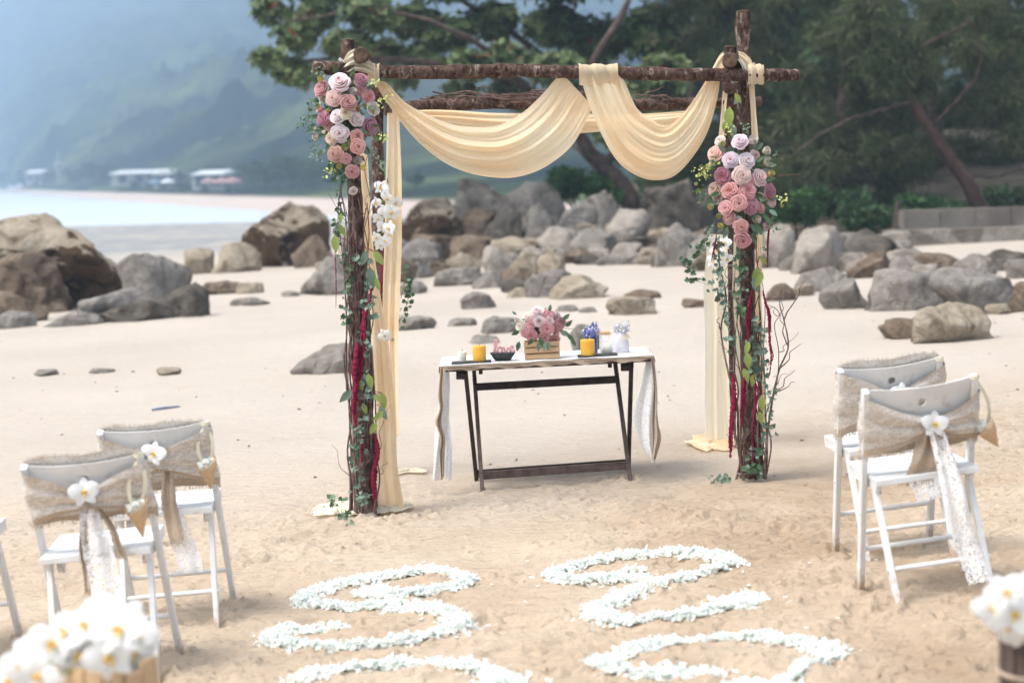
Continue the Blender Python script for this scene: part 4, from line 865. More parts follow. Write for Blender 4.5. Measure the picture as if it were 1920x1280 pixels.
def pool(parent_o, pts, wpx, mat, seed=1, folds=5, amp=.022, name='pooled_hem'):
    rr = np.random.default_rng(seed); ph = rr.uniform(0, 6.28, 6); q = cr(pts, 50); rows = []; o = parent_o.location
    W = np.interp(np.linspace(0, 1, 50), np.linspace(0, 1, len(wpx)), wpx)
    for i in range(50):
        row = []
        for j in range(30):
            u = j / 29 * 2 - 1; wv = 1 + .2 * math.sin(i * .21 + ph[2] + 2 * (u > 0)) + .06 * math.sin(i * .5 + ph[3]); p = G(q[i][0] + 4 * math.sin(u * 5 + ph[4]), q[i][1] + u * W[i] / 2 * wv)
            h = .008 + amp * (1 - u * u) ** .6 * (1 + .8 * math.sin(u * folds * 3.14 + ph[0] + 3 * i / 50) + .3 * math.sin(u * folds * 5 + i * .12 + ph[1])) * (1 - .7 * (i / 49) ** 3)
            row.append(Vector((p.x, p.y, p.z + h)) - o)
        rows.append(row)
    b = MB(); b.grid(rows); return b.build(name, mat, parent_o)
def build_drapes():
    fd = lambda x: dF(x) - .045
    D1 = swag('drape_swag', [(709, 151), (727, 157), (760, 192), (806, 217), (847, 233), (885, 238), (931, 236), (977, 213), (1014, 180), (1043, 147), (1056, 140)],
         [(703, 153), (712, 172), (735, 206), (777, 259), (827, 301), (877, 324), (943, 334), (993, 326), (1035, 305), (1077, 267), (1112, 200)], fd, M['drape'], 'wide peach voile swag looped under the left half of the front log', folds=5, amp=.013, seed=11, bulge=.10)
    swag('drape_swag', [(1156, 126), (1172, 155), (1193, 201), (1218, 222), (1247, 236), (1272, 222), (1297, 192), (1322, 153), (1334, 128)],
         [(1086, 126), (1090, 150), (1106, 201), (1131, 259), (1160, 305), (1197, 331), (1231, 338), (1264, 330), (1297, 297), (1327, 247), (1346, 180), (1352, 128)], lambda x: dF(x) - .085 + .05 * float(sst(1230, 1340, x)), M['drape'], 'deep peach voile swag looped under the right half of the front log', folds=4.5, amp=.012, seed=21, bulge=.07)
    # the turn over the log
    def over(x0, x1, xb0, xb1, label, seed, n=40, mat='drape'):
        rows = []; c = P((x0 + x1) / 2, 136, dF((x0 + x1) / 2) - .075)
        for i in range(16):
            a = -0.9 + i / 15 * 4.1; row = []
            for j in range(n):
                u = j / (n - 1); f = .0035 * math.sin(u * 13 + seed + .5 * a) + .0016 * math.sin(u * 31 + a * 1.3)
                x = x0 + (x1 - x0) * u; r = .041 + f
                q = P(x, 136, dF(x) - .075); row.append(q + Vector((0, -math.cos(a) * r, math.sin(a) * r)) - c + Vector((0, 0, -.03 * (a < -.5))))
            rows.append(row)
        b = MB(); b.grid(rows); tag(b.build('drape_fold', M[mat], None, loc=c), label, 'drape')
    over(1085, 1158, 0, 0, 'peach voile folded over the top of the front log at its middle', 1)
    over(1401, 1431, 0, 0, 'peach voile wound round the right end of the front log', 4)
    over(690, 712, 0, 0, 'peach voile tucked round the front log at the left corner', 7)
    # voile passing behind and over the right corner
    def band(pts, wpx, d, label, mat='drape', seed=3, amp=.012, folds=3, name='drape_strip', group=None):
        return hang(name, pts, wpx, (lambda y: d) if not callable(d) else d, M[mat], label, folds=folds, amp=amp, seed=seed, nt=40, ns=30, group=group)
    swag('drape_strip', [(1324, 150), (1338, 124), (1352, 100), (1366, 98)], [(1350, 150), (1356, 136), (1362, 122), (1370, 118)], lambda x: dR + .01, M['drape'], 'peach voile rising behind the front log to the right corner', folds=2, amp=.006, seed=8, nt=24, ns=20, bulge=0)
    swag('drape_strip', [(1384, 96), (1396, 100), (1408, 112), (1414, 130)], [(1386, 108), (1392, 118), (1398, 132), (1400, 146)], lambda x: dR - .07, M['drape'], 'peach voile looped over the tall right post and down to the log end', folds=1.5, amp=.006, seed=9, nt=24, ns=20, bulge=0)
    band([(1409, 158), (1412, 200), (1416, 262)], [11, 10, 13], dR - .06, 'narrow peach strip hanging from the wound end above the right flowers', seed=5, folds=1, amp=.004)
    band([(1360, 170), (1356, 215), (1352, 262)], [9, 9, 10], dBR - .12, 'thin cream strip hanging left of the right front post above the flowers', seed=6, folds=1, amp=.004)
    swag('drape_strip', [(640, 122), (652, 100), (668, 92), (684, 104), (702, 122)], [(636, 134), (652, 136), (668, 134), (688, 138), (704, 142)], lambda x: dL - .12, M['cream'], 'cream voile bunched over the left corner under the log end', folds=3, amp=.012, seed=13, nt=30, ns=24, bulge=.02)
    # swag along the back beam
    swag('back_swag', [(735, 208), (830, 206), (930, 212), (1060, 212), (1180, 214), (1260, 210), (1322, 204)], [(736, 226), (830, 236), (930, 248), (1040, 252), (1130, 247), (1220, 240), (1280, 232), (1326, 212)], lambda x: dB(x) - .12, M['drape'], 'peach voile strung slack along the back log behind the swags', folds=2.5, amp=.02, seed=31, bulge=.05)
    # hanging lengths
    a = hang('hanging_drape', [(737, 212), (738, 320), (737, 450), (733, 600), (737, 720), (742, 818)], [22, 30, 33, 32, 22, 14], lambda y: dBL - .14, M['drape'], 'long peach drape hanging straight from the left end of the back log', folds=2.0, amp=.009, seed=41)
    pool(a, [(716, 886), (745, 888), (775, 884), (798, 886)], [10, 9, 8, 5], M['cream'], 5, amp=.01)
    b_ = hang('hanging_drape', [(682, 285), (684, 350), (688, 440), (700, 540), (715, 660), (722, 780), (724, 880), (731, 957)], [14, 18, 20, 24, 32, 38, 42, 56], lambda y: dL + .12 - .05 * max(0, (y - 800) / 150), M['drape'], 'peach drape falling behind the left front post to the sand', folds=1.9, amp=.010, seed=43)
    pool(b_, [(700, 958), (735, 956), (772, 950)], [14, 14, 7], M['cream'], 7, amp=.012); pool(b_, [(690, 955), (650, 957), (612, 955), (586, 964)], [10, 24, 26, 12], M['cream'], 9, amp=.016)
    c_ = hang('hanging_drape', [(1346, 440), (1342, 540), (1344, 640), (1345, 740), (1350, 832)], [36, 46, 44, 46, 54], lambda y: dBR - .13, M['cream'], 'cream drape falling in front of the right back post', folds=2.0, amp=.012, seed=47)
    pool(c_, [(1300, 832), (1330, 832), (1360, 830), (1386, 822)], [14, 30, 34, 20], M['drape'], 11, amp=.020); pool(c_, [(1340, 840), (1300, 834), (1286, 830)], [14, 10, 6], M['cream'], 12, amp=.012)
    band([(1384, 440), (1383, 560), (1388, 660), (1394, 780), (1402, 893)], [16, 20, 18, 22, 26], dR + .09, 'cream strip behind the right front post on its left', 'cream', 15, folds=2, amp=.012, name='hanging_drape')
    band([(1424, 440), (1421, 560), (1426, 660), (1428, 760), (1421, 880)], [12, 14, 15, 14, 18], dR + .07, 'peach strip behind the right front post on its right', 'drape', 17, folds=2, amp=.010, name='hanging_drape')

# ------------------------------------------------------------------ flowers
def rose_me(kind, seed):
    "petals wrapped round the axis in a loose spiral, radius ~1, opening to +z"
    rr = random.Random(seed); b = MB(); b.lathe((0, 0, -.62), [(.02, 0), (.26, .06), (.34, .25), (.2, .5), (.02, .62)], 10)
    if kind == 0: Ls = [(1, .08, .40, 320, .5), (2, .20, .42, 230, .5), (3, .34, .38, 175, .5), (3, .50, .27, 160, .55), (4, .70, .10, 125, .6), (5, .88, -.12, 100, .62), (5, 1.0, -.30, 92, .6)]; curl = .11; ruf = .015
    elif kind == 1: Ls = [(5, .10, .18, 80, .3), (7, .20, .20, 62, .35), (8, .31, .22, 56, .35), (8, .43, .24, 56, .4), (7, .56, .24, 64, .5), (6, .70, .18, 80, .6), (6, .86, .02, 82, .66), (6, 1.0, -.18, 80, .6)]; curl = .06; ruf = .035
    elif kind == 2: Ls = [(1, .08, .42, 320, .5), (2, .20, .46, 230, .5), (3, .34, .46, 175, .5), (3, .50, .40, 160, .6), (4, .66, .28, 125, .7), (4, .78, .10, 122, .8)]; curl = .09; ruf = .015
    else: Ls = [(1, .08, .55, 330, .6), (2, .17, .55, 240, .6), (3, .30, .50, 180, .8), (3, .43, .42, 160, .95), (3, .55, .30, 140, 1.0)]; curl = .03; ruf = .01
    a = 0
    for (n, Rt, zt, arc, body) in Ls:
        for k in range(n):
            a += 2 * math.pi / n + rr.uniform(-.15, .15); R_ = Rt * rr.uniform(.95, 1.06); z1 = zt + rr.uniform(-.03, .03); ar = R_ and math.radians(arc) * rr.uniform(.92, 1.1); rows = []; p = rr.uniform(0, 6); sp = rr.uniform(.05, .10) * (1 if n > 1 else 2)
            for i, t in enumerate((0, .3, .6, .82, .94, 1.0)):
                row = []
                for j in range(8):
                    u = j / 7 * 2 - 1; wn = (.55 + .45 * min(1, t * 1.7)) * (1 - .16 * (t > .9) - .07 * (t > .8)); an = a + u * ar / 2 * wn
                    q = t ** .7; rad = R_ * (.16 + (body + (1 - body) * t) * .84 * min(1, q * 1.35)) * (1 - .10 * u * u * t) + u * sp * Rt; rad += (curl if i == 5 else curl * .45 if i == 4 else 0) + ruf * math.sin(u * 8 + p) * t
                    zz = -.62 + (z1 + .62) * (t ** .8) - (.09 if i == 5 else 0) - .07 * u * u * t
                    row.append(Vector((math.cos(an) * rad, math.sin(an) * rad, zz)))
                rows.append(row)
            b.grid(rows)
        a += math.pi / n * rr.uniform(.7, 1.3)
    return b.mesh('rose', M['rose'])
ROSES = {}
def rose(parent, org, px, py, rpx, d, col, kind=0, tilt=(0, 0), name='rose'):
    key = (kind, random.randrange(3))
    if key not in ROSES: ROSES[key] = rose_me(key[0], key[0] * 10 + key[1] + 1)
    o = obj(name, ROSES[key], parent); r = rpx * d / F; p = P(px, py, d) - Vector(org)
    dirn = (-fwd * 1.0 + rt * tilt[0] + upv * tilt[1]).normalized()
    o.rotation_mode = 'QUATERNION'; q = dirn.to_track_quat('Z', 'Y') @ Quaternion((0, 0, 1), random.uniform(0, 6.28)); o.rotation_quaternion = q
    o.location = p; sc = r / (1.04 if kind < 2 else .80 if kind == 2 else .60); o.scale = (sc, sc, sc); o.color = (*col, 1); return o
PC = {'blush': (.90, .68, .65), 'pale': (.92, .76, .75), 'white': (.93, .85, .82), 'lilac': (.87, .76, .76), 'pink': (.90, .50, .53), 'salmon': (.90, .56, .51), 'dusty': (.76, .42, .42), 'mauve': (.60, .31, .37), 'rust': (.70, .40, .37), 'peach': (.93, .70, .57), 'cream': (.93, .89, .74), 'ivory': (.92, .91, .83)}
def leafme(key, L, W, n=4, bend=.15, pts=None):
    b = MB(); rows = []
    for i in range(n + 1):
        t = i / n; wd = W / 2 * math.sin(math.pi * min(.985, t ** .8 * .97 + .015)); z = -bend * L * t * t
        rows.append([Vector((-wd, t * L, z + wd * .35)), Vector((0, t * L, z)), Vector((wd, t * L, z + wd * .35))])
    b.grid(rows); return b.mesh('leaf', M[key])
def ivy_mesh():
    b = MB(); a = [(0, -.35), (.28, -.5), (.5, -.12), (.34, .02), (.42, .4), (.16, .3), (0, .72), (-.16, .3), (-.42, .4), (-.34, .02), (-.5, -.12), (-.28, -.5)]
    return a
def leaves_along(name, parent, pts, n, size, mat, seed=1, spread=.02, shape='ivy', hangdown=.4):
    rr = random.Random(seed); q = cr([tuple(p) for p in pts], max(8, n * 2)); b = MB(); sh = ivy_mesh() if shape == 'ivy' else [(0, 0), (.3, .25), (.36, .55), (.2, .85), (0, 1.1), (-.2, .85), (-.36, .55), (-.3, .25)]
    for k in range(n):
        c = Vector(q[rr.randrange(len(q))]) + Vector([rr.gauss(0, spread) for _ in 'xyz']); s = size * rr.uniform(.6, 1.25)
        d = Vector((rr.gauss(0, 1), rr.gauss(-.5, .6), rr.gauss(-hangdown, .7))).normalized(); nrm = Vector((rr.gauss(0, .5), -1, rr.gauss(.3, .5))); x = d.cross(nrm).normalized(); z = x.cross(d)
        vs = [c + x * u * s + d * v * s + z * (abs(u) * .3 * s) for u, v in sh]; m_ = len(vs); b.add(vs + [c + d * .1 * s], [(i, (i + 1) % m_, m_) for i in range(m_)])
    return b.build(name, mat, parent, smooth=False)
LEAFME = {}
def leaf(parent, org, p, d_, L, W, key, name='leaf', nrm=None):
    k = (key, round(L, 2), round(W, 2))
    if k not in LEAFME: LEAFME[k] = leafme(key, 1, W / L)
    o = obj(name, LEAFME[k], parent); y = Vector(d_).normalized(); z = Vector(nrm or (random.gauss(0, .3), -1, random.gauss(.2, .3))); x = y.cross(z).normalized(); z = x.cross(y)
    o.matrix_local = Matrix.Translation(Vector(p) - Vector(org)) @ Matrix((x, y, z)).transposed().to_4x4() @ Matrix.Scale(L, 4); return o
CL = [(636, 151, 20, 'pale', 0), (680, 149, 16, 'mauve', 0), (602, 167, 15, 'dusty', 2), (625, 184, 16, 'blush', 0), (653, 192, 15, 'rust', 2), (693, 181, 14, 'pink', 1), (675, 171, 9, 'dusty', 2), (631, 217, 15, 'white', 0), (670, 222, 15, 'lilac', 0),
      (604, 221, 15, 'mauve', 0), (694, 238, 17, 'mauve', 2), (636, 251, 18, 'lilac', 0), (671, 255, 14, 'salmon', 1), (671, 275, 14, 'salmon', 2), (627, 289, 16, 'rust', 0), (621, 260, 12, 'peach', 2), (649, 298, 10, 'dusty', 2), (661, 322, 13, 'rust', 2),
      (648, 212, 13, 'cream', 1), (616, 236, 10, 'salmon', 2), (604, 186, 9, 'ivory', 1), (662, 172, 9, 'ivory', 3), (702, 202, 15, 'cream', 1), (592, 256, 8, 'ivory', 3), (590, 240, 7, 'ivory', 3), (671, 300, 9, 'ivory', 3), (663, 359, 9, 'ivory', 1), (600, 205, 8, 'peach', 3), (660, 208, 10, 'blush', 2)]
CRt = [(1387, 263, 16, 'lilac', 0), (1337, 287, 16, 'peach', 0), (1369, 299, 16, 'lilac', 0), (1402, 300, 16, 'white', 0), (1417, 291, 11, 'pale', 1), (1353, 330, 18, 'mauve', 1), (1392, 328, 18, 'blush', 0), (1428, 332, 17, 'pale', 0), (1368, 357, 17, 'pink', 1), (1403, 356, 17, 'salmon', 1),
       (1447, 360, 16, 'mauve', 0), (1340, 355, 13, 'peach', 2), (1386, 380, 15, 'salmon', 2), (1411, 388, 16, 'mauve', 0), (1361, 390, 14, 'salmon', 2), (1366, 408, 13, 'dusty', 0), (1390, 426, 15, 'rust', 0), (1393, 450, 15, 'dusty', 2), (1350, 264, 10, 'cream', 2), (1411, 263, 10, 'ivory', 3),
       (1440, 304, 10, 'ivory', 3), (1437, 283, 9, 'cream', 3), (1336, 308, 8, 'ivory', 3), (1343, 372, 11, 'ivory', 1), (1446, 381, 10, 'cream', 3), (1384, 413, 8, 'ivory', 1), (1437, 423, 8, 'blush', 3), (1425, 371, 10, 'cream', 2), (1419, 411, 9, 'cream', 3), (1350, 286, 10, 'dusty', 2), (1440, 330, 9, 'dusty', 3), (1375, 332, 9, 'mauve', 3), (1404, 339, 10, 'dusty', 2), (1425, 390, 10, 'rust', 2), (1349, 345, 10, 'mauve', 3)]
def cluster(px0, py0, lst, d, label, buds, leafn, bounds, seed, sprays):
    random.seed(seed); org = P(px0, py0, d); t = thing('flower_arrangement', label, 'flowers', 'rose clusters tied to the arch', loc=org)
    cx = sum(a[0] for a in lst) / len(lst)
    for (x, y, r, c, k) in lst:
        dd = d - .17 + .0016 * abs(x - cx) + (.03 if r < 12 else 0) + random.uniform(-.01, .01); col = tuple(min(1, v * random.uniform(.94, 1.06)) for v in PC[c])
        o = rose(t, org, x, y, r * 1.0, dd, col, k, ((x - cx) / 60 + random.uniform(-.15, .15), (py0 - y) / 260 + random.uniform(-.1, .25)), name='rose' if k < 3 else 'rosebud')
    for (x, y, r, c) in buds: rose(t, org, x, y, r, d - .12, c, 3, (random.uniform(-.5, .5), random.uniform(0, .8)), name='lisianthus_bud')
    # backing foliage
    b = [];
    for k in range(leafn):
        a = random.uniform(0, 6.28); q = random.random() ** .5; x = bounds[0] + math.cos(a) * q * bounds[2]; y = bounds[1] + math.sin(a) * q * bounds[3]
        p = P(x, y, d - .09 + random.uniform(-.03, .05)); dr = Vector((math.cos(a), -.3, -math.sin(a) * .9 - .2)); L = random.uniform(.035, .06)
        leaf(t, org, p, dr, L, L * .5, random.choice(['leaf_dark', 'leaf_dark', 'leaf_grey']))
    bb = MB(); pts = []
    c = [(*(P(bounds[0], bounds[1], d - .02) - org), bounds[2] * .8 * d / F, .06, bounds[3] * .9 * d / F, 1)]
    x = leaf_cloud('small_foliage', c, 900, .032, .018, [M['leaf_dark'], M['leaf_grey']], t, shell=.3, seed=seed)
    for k, (x0, y0, x1, y1) in enumerate(sprays):
        a, e = P(x0, y0, d - .1) - org, P(x1, y1, d - .14) - org; pts = wig(a, e, 0, 6, seed + k, .015); twig(t, pts, .002, name='spray_stem', k=14, mat=M['leaf_dark'])
        leaves_along('spray_leaf', t, pts[2:], 16, .014, M[random.choice(['leaf_dark', 'leaf_grey', 'bud_green'])], seed + k, .012, 'oval')['kind'] = 'stuff'
def build_flowers():
    yb = PC['ivory']; gn = (.50, .55, .22); ye = (.75, .70, .22)
    cluster(650, 210, CL, dL - .08, 'oval cluster of pink, blush and mauve roses on the left front post', [(601, 148, 7, ye), (661, 140, 6, gn), (615, 208, 5, ye), (671, 203, 6, ye), (581, 205, 5, gn), (595, 198, 5, gn), (684, 198, 5, gn), (647, 276, 8, gn), (655, 267, 6, gn), (594, 138, 5, gn), (636, 312, 6, ye), (680, 314, 6, ye), (607, 248, 4, yb), (642, 178, 4, ye)], 70, (643, 226, 58, 92), 5,
            [(600, 200, 560, 240), (605, 230, 578, 270), (600, 180, 580, 190), (615, 280, 592, 300), (690, 280, 706, 300), (700, 215, 728, 180), (610, 140, 590, 132), (630, 300, 612, 330), (596, 240, 572, 215), (690, 160, 712, 150), (700, 250, 722, 262), (600, 270, 586, 292)])
    cluster(1393, 350, CRt, dR - .08, 'oval cluster of lilac-white, pink and mauve roses on the right front post', [(1310, 360, 6, gn), (1318, 322, 5, gn), (1322, 315, 5, gn), (1308, 330, 4, gn), (1446, 325, 7, ye), (1332, 388, 7, gn), (1348, 405, 6, gn), (1350, 423, 6, ye), (1356, 270, 6, gn), (1466, 386, 4, ye), (1305, 345, 4, gn), (1315, 312, 4, gn), (1325, 330, 4, gn)], 80, (1392, 352, 58, 100), 9,
            [(1340, 320, 1302, 318), (1340, 330, 1306, 332), (1335, 350, 1300, 362), (1335, 365, 1308, 376), (1380, 255, 1366, 232), (1395, 250, 1402, 230), (1440, 370, 1475, 372), (1445, 300, 1458, 285), (1440, 420, 1455, 430), (1345, 410, 1325, 440), (1430, 440, 1440, 470), (1355, 300, 1330, 318)])
def tassel(px_pts, d, label, r=.011, seed=1, grp='red amaranth tassels', fray=3):
    org = P(*px_pts[0], d); t = thing('amaranth_tassel', label, 'flowers', grp, loc=org); rr = random.Random(seed); r *= .72
    for s in range(fray):
        k = 60; q = cr([tuple(P(x + (rr.uniform(-4, 4) if s and i else 0), y - (rr.uniform(0, 30) if s and i == len(px_pts) - 1 else 0), d - .01 * s) - org) for i, (x, y) in enumerate(px_pts)], k)
        rad = [r * (.35 + .75 * math.sin(math.pi * min(1, (i / k) ** .7 * .93 + .04))) * (1 - .3 * bool(s)) * rr.uniform(.7, 1.3) for i in range(k)]
        b = MB(); b.tube([Vector(a) for a in q], rad, 7, cap=0, jit=.4); b.build('tassel', M['amaranth'], t)
def big_leaf(t, org, x, y, d, L, ang, key='leaf_lime', w_=.46):
    L *= .88
    dr = rt * math.sin(ang) * 1 + upv * math.cos(ang); leaf(t, org, P(x, y, d), dr, L, L * w_, key, nrm=-fwd + Vector((random.gauss(0, .25), 0, random.gauss(0, .25))))
def orchid_me():
    "petal and lip meshes, flower radius ~1, facing +z, up = +y"
    def petal(L, W, cup=.12, n=6, tipw=1.0):
        b = MB(); rows = []
        for i in range(n + 1):
            t = i / n; wd = W / 2 * (math.sin(math.pi * min(.97, .1 + .87 * t ** .85)) ** .6) * (1 if t < .9 else .8); z = cup * L * math.sin(t * 2.4) - .1 * t * t
            rows.append([Vector((u * wd, .05 + t * L, z - abs(u) ** 2 * wd * .18 + .03 * math.sin(u * 5 + t * 6))) for u in (-1, -.5, 0, .5, 1)])
        b.grid(rows); return b.mesh('petal', M['white_petal'])
    lip = MB(); lip.lathe((0, 0, .05), [(.02, .22), (.09, .17), (.12, .08), (.1, 0)], 8)
    for s in (-1, 1): lip.grid([[Vector((s * (.05 + .13 * v), -.02 - .05 * v + .1 * u, .1 + .2 * v - .05 * u * u)) for u in (-.8, 0, .8)] for v in (0, .5, 1)])
    lip.grid([[Vector((u * (.09 - .05 * v), -.1 - .28 * v, .14 + .06 * math.sin(v * 3))) for u in (-1, 0, 1)] for v in (0, .5, 1)])
    return petal(.95, 1.02), petal(.9, .58), lip.mesh('lip', M['yellow'])
ORC = None
def orchid(name, loc, face, r, upd=(0, 0, 1), parent=None, roll=0, squash=1):
    "five white petals round a yellow lip"
    global ORC
    ORC = ORC or orchid_me(); face = Vector(face).normalized(); x = Vector(upd).cross(face).normalized(); y = face.cross(x)
    o = obj(name, None, parent); o.matrix_local = Matrix.Translation(Vector(loc)) @ Matrix((x, y, face)).transposed().to_4x4() @ Matrix.Rotation(roll, 4, 'Z') @ Matrix.Diagonal((r * squash, r, r, 1))
    for a, k, z, ln in ((1.35, 0, .05, -.1), (-1.35, 0, .05, -.1), (0, 1, 0, .05), (2.55, 1, -.02, .05), (-2.55, 1, -.02, .05)):
        p = obj('petal', ORC[k], o); p.matrix_local = Matrix.Translation((0, 0, z)) @ Matrix.Rotation(a + random.uniform(-.1, .1), 4, 'Z') @ Matrix.Rotation(-ln + random.uniform(-.12, .12), 4, 'X')
    obj('lip', ORC[2], o); return o
def build_vines():
    tassel([(671, 640), (666, 700), (668, 720), (664, 770), (668, 800)], dL - .1, 'thick red tassel halfway down the left front post', .019, 1, fray=4)
    tassel([(697, 540), (690, 570), (681, 600), (680, 640), (676, 700), (672, 716)], dL - .09, 'long red tassel slanting across the left front post', .013, 2, fray=3)
    tassel([(704, 812), (706, 850), (702, 890), (704, 930), (700, 955)], dL - .05, 'red tassel beside the foot of the left front post', .015, 3, fray=4)
    tassel([(681, 810), (680, 840), (678, 866)], dL - .1, 'short red tassel low on the left front post', .01, 4, fray=2)
    tassel([(628, 470), (630, 520), (630, 577)], dL - .12, 'thread-thin red tassel hanging free left of the left post', .0032, 5, fray=1)
    tassel([(717, 470), (717, 520), (712, 560)], dBL - .1, 'red tassel under the white orchids on the left back post', .01, 6, fray=2)
    tassel([(1344, 440), (1336, 480), (1334, 490)], dR - .14, 'short dark red tassel left of the right cluster', .006, 7, fray=1)
    tassel([(1445, 400), (1440, 450), (1439, 502)], dR - .12, 'dark red tassel hanging straight right of the right cluster', .007, 8, fray=1)
    tassel([(1430, 545), (1436, 570), (1443, 590), (1443, 640), (1446, 670), (1443, 703)], dR - .12, 'red tassel with side shoots hanging in the air right of the right post', .009, 9, fray=2)
    tassel([(1374, 700), (1376, 740), (1372, 790), (1369, 858)], dR - .1, 'long red tassel left of the right front post', .016, 10, fray=3)
    tassel([(1396, 705), (1394, 750), (1391, 800)], dR - .1, 'short red tassel just left of the right front post', .014, 11, fray=2)
    tassel([(1410, 545), (1403, 600), (1402, 640)], dR - .1, 'red tassel crossing the right front post at half height', .011, 12, fray=2)
    tassel([(1413, 700), (1417, 740), (1412, 800), (1410, 900)], dR - .09, 'thin red tassel running down to the foot of the right post', .007, 13, fray=2)
    iv = [('L', [(650, 470), (655, 540), (650, 600), (660, 620)], 26, 'ivy trail on the left side of the left post below the cluster'), ('L', [(668, 850), (676, 800), (670, 880), (676, 930), (680, 950)], 40, 'dense variegated ivy low on the left front post'),
          ('L', [(640, 330), (634, 400), (632, 450), (640, 480)], 22, 'thin pale ivy trail hanging left of the left front post'), ('L', [(670, 480), (685, 500), (690, 560), (690, 640), (684, 700), (688, 760), (682, 800)], 44, 'ivy winding down the right side of the left front post'),
          ('BL', [(755, 500), (766, 540), (760, 580), (740, 620), (734, 640)], 34, 'ivy trail looping out right of the left back drape'), ('BL', [(712, 300), (722, 340), (720, 420), (716, 480)], 20, 'ivy on the left back post above the orchids'),
          ('L', [(606, 960), (620, 945), (640, 972), (636, 940), (650, 985)], 18, 'sprig of ivy lying on the pooled cream hem'), ('R', [(1345, 450), (1350, 520), (1358, 580), (1370, 640), (1372, 655)], 46, 'ivy trail between the two right posts'),
          ('R', [(1330, 440), (1308, 470), (1292, 490), (1298, 520), (1330, 535)], 30, 'ivy strand arching out left of the right cluster'), ('R', [(1425, 620), (1432, 700), (1442, 740), (1444, 780), (1436, 830)], 44, 'ivy climbing the right side of the right front post'),
          ('R', [(1440, 860), (1425, 840), (1414, 850), (1400, 880), (1436, 890)], 24, 'ivy at the foot of the right front post'), ('R', [(1410, 600), (1416, 650), (1412, 700), (1430, 680)], 30, 'ivy patch on the middle of the right front post'),
          ('R', [(1388, 470), (1390, 520), (1386, 560), (1392, 600)], 26, 'ivy behind the tassels on the upper right post'), ('R', [(1352, 905), (1366, 908), (1340, 906), (1372, 900)], 12, 'loose ivy sprig on the sand left of the right post foot')]
    for k, (w_, pts, n, lab) in enumerate(iv):
        d = {'L': dL - .09, 'R': dR - .09, 'BL': dBL - .1}[w_]
        if k in (6, 13): q3 = [G(x, y) + Vector((0, 0, .02)) for x, y in pts]
        else: q3 = [P(x, y, d + random.uniform(-.02, .02)) for x, y in pts]
        org = q3[0]; t = thing('ivy_trail', lab, 'ivy', 'ivy trails wound on the arch', loc=org); q = [p - org for p in q3]
        twig(t, q, .0022, name='stem', k=40, mat=M['leaf_dark']); leaves_along('ivy_leaf', t, q, n, .030, M['leaf_grey' if k % 2 else 'leaf_dark'], k, .016)['kind'] = 'stuff'; leaves_along('pale_ivy_leaf', t, q, n // 2, .024, M['leaf_grey'], k + 50, .018)['kind'] = 'stuff'
    # broad leaves of trailing amaranth and lime foliage
    for lab, d, lst in (('broad lime-green leaves on the upper part of the left front post', dL - .1, [(628, 440, .10, 3.1), (634, 420, .08, 2.6), (693, 500, .13, 3.0), (700, 470, .10, 2.5), (688, 470, .09, 3.5), (705, 520, .08, 2.9), (640, 400, .06, 3.3)]),
                        ('broad lime-green leaves on the lower part of the left front post', dL - .1, [(716, 735, .10, 3.0), (712, 760, .09, 2.7), (660, 730, .10, 3.9), (678, 712, .10, 3.4), (690, 700, .09, 2.9), (706, 790, .08, 3.6), (700, 740, .07, 2.2), (718, 770, .08, 3.9), (680, 755, .07, 2.8)]),
                        ('broad lime-green leaves above the right cluster', dR - .14, [(1368, 200, .13, 3.2), (1374, 232, .08, 3.0), (1378, 175, .07, 2.6), (1386, 180, .06, 3.7), (1362, 225, .07, 3.4)]),
                        ('pale lime leaves midway on the right front post', dR - .11, [(1420, 500, .12, 3.3), (1412, 520, .10, 2.8), (1430, 510, .10, 3.6), (1424, 480, .07, 2.4), (1400, 660, .10, 3.0), (1394, 690, .09, 2.8), (1404, 640, .08, 3.4)]),
                        ('olive and brown leaves low on the right front post', dR - .1, [(1428, 740, .10, 3.1), (1414, 700, .08, 3.3), (1424, 770, .08, 3.0)])):
        org = P(lst[0][0], lst[0][1], d); t = thing('leafy_trail', lab, 'leaves', loc=org)
        for x, y, L, a in lst:
            big_leaf(t, org, x, y, d + random.uniform(-.03, .02), L, a, 'leaf_lime' if random.random() < .7 else 'leaf_grey'); 
        q = [P(x, y, d + .02) - org for x, y, _, _ in sorted(lst, key=lambda a: a[1])]; twig(t, q, .0025, name='stem', k=30, mat=M['amaranth'])
    # white orchid sprays on the arch
    for lab, d, lst in (('white orchid spray tied on the left back post', dBL - .2, [(715, 352, 16), (728, 372, 17), (707, 380, 12), (722, 395, 15), (708, 410, 13), (735, 398, 17), (716, 425, 14), (730, 428, 16), (706, 445, 13), (722, 452, 14), (742, 380, 14), (712, 460, 12)]),
                        ('white orchid spray behind the ivy left of the right post', dBR - .25, [(1330, 452, 13), (1345, 470, 15), (1360, 455, 14), (1362, 485, 15), (1338, 490, 14), (1352, 500, 12)])):
        org = P(lst[0][0], lst[0][1], d); t = thing('orchid_spray', lab, 'orchids', loc=org)
        for x, y, r in lst: orchid('orchid_flower', P(x, y, d + random.uniform(-.06, .04)) - org, Vector((random.uniform(-.9, .9), -1, random.uniform(-.6, .4))), r * d / F, parent=t, roll=random.uniform(-.5, .5))
        twig(t, [P(x, y, d + .03) - org for x, y, _ in sorted(lst, key=lambda a: a[1])], .003, name='stem', k=30, mat=M['leaf_lime'])
    p = P(721, 628, dL - .12); o = orchid('orchid', p, (-.3, -1, -.2), 14 * dL / F, roll=.4); tag(o, 'single white orchid tucked low between the two left posts', 'orchid')

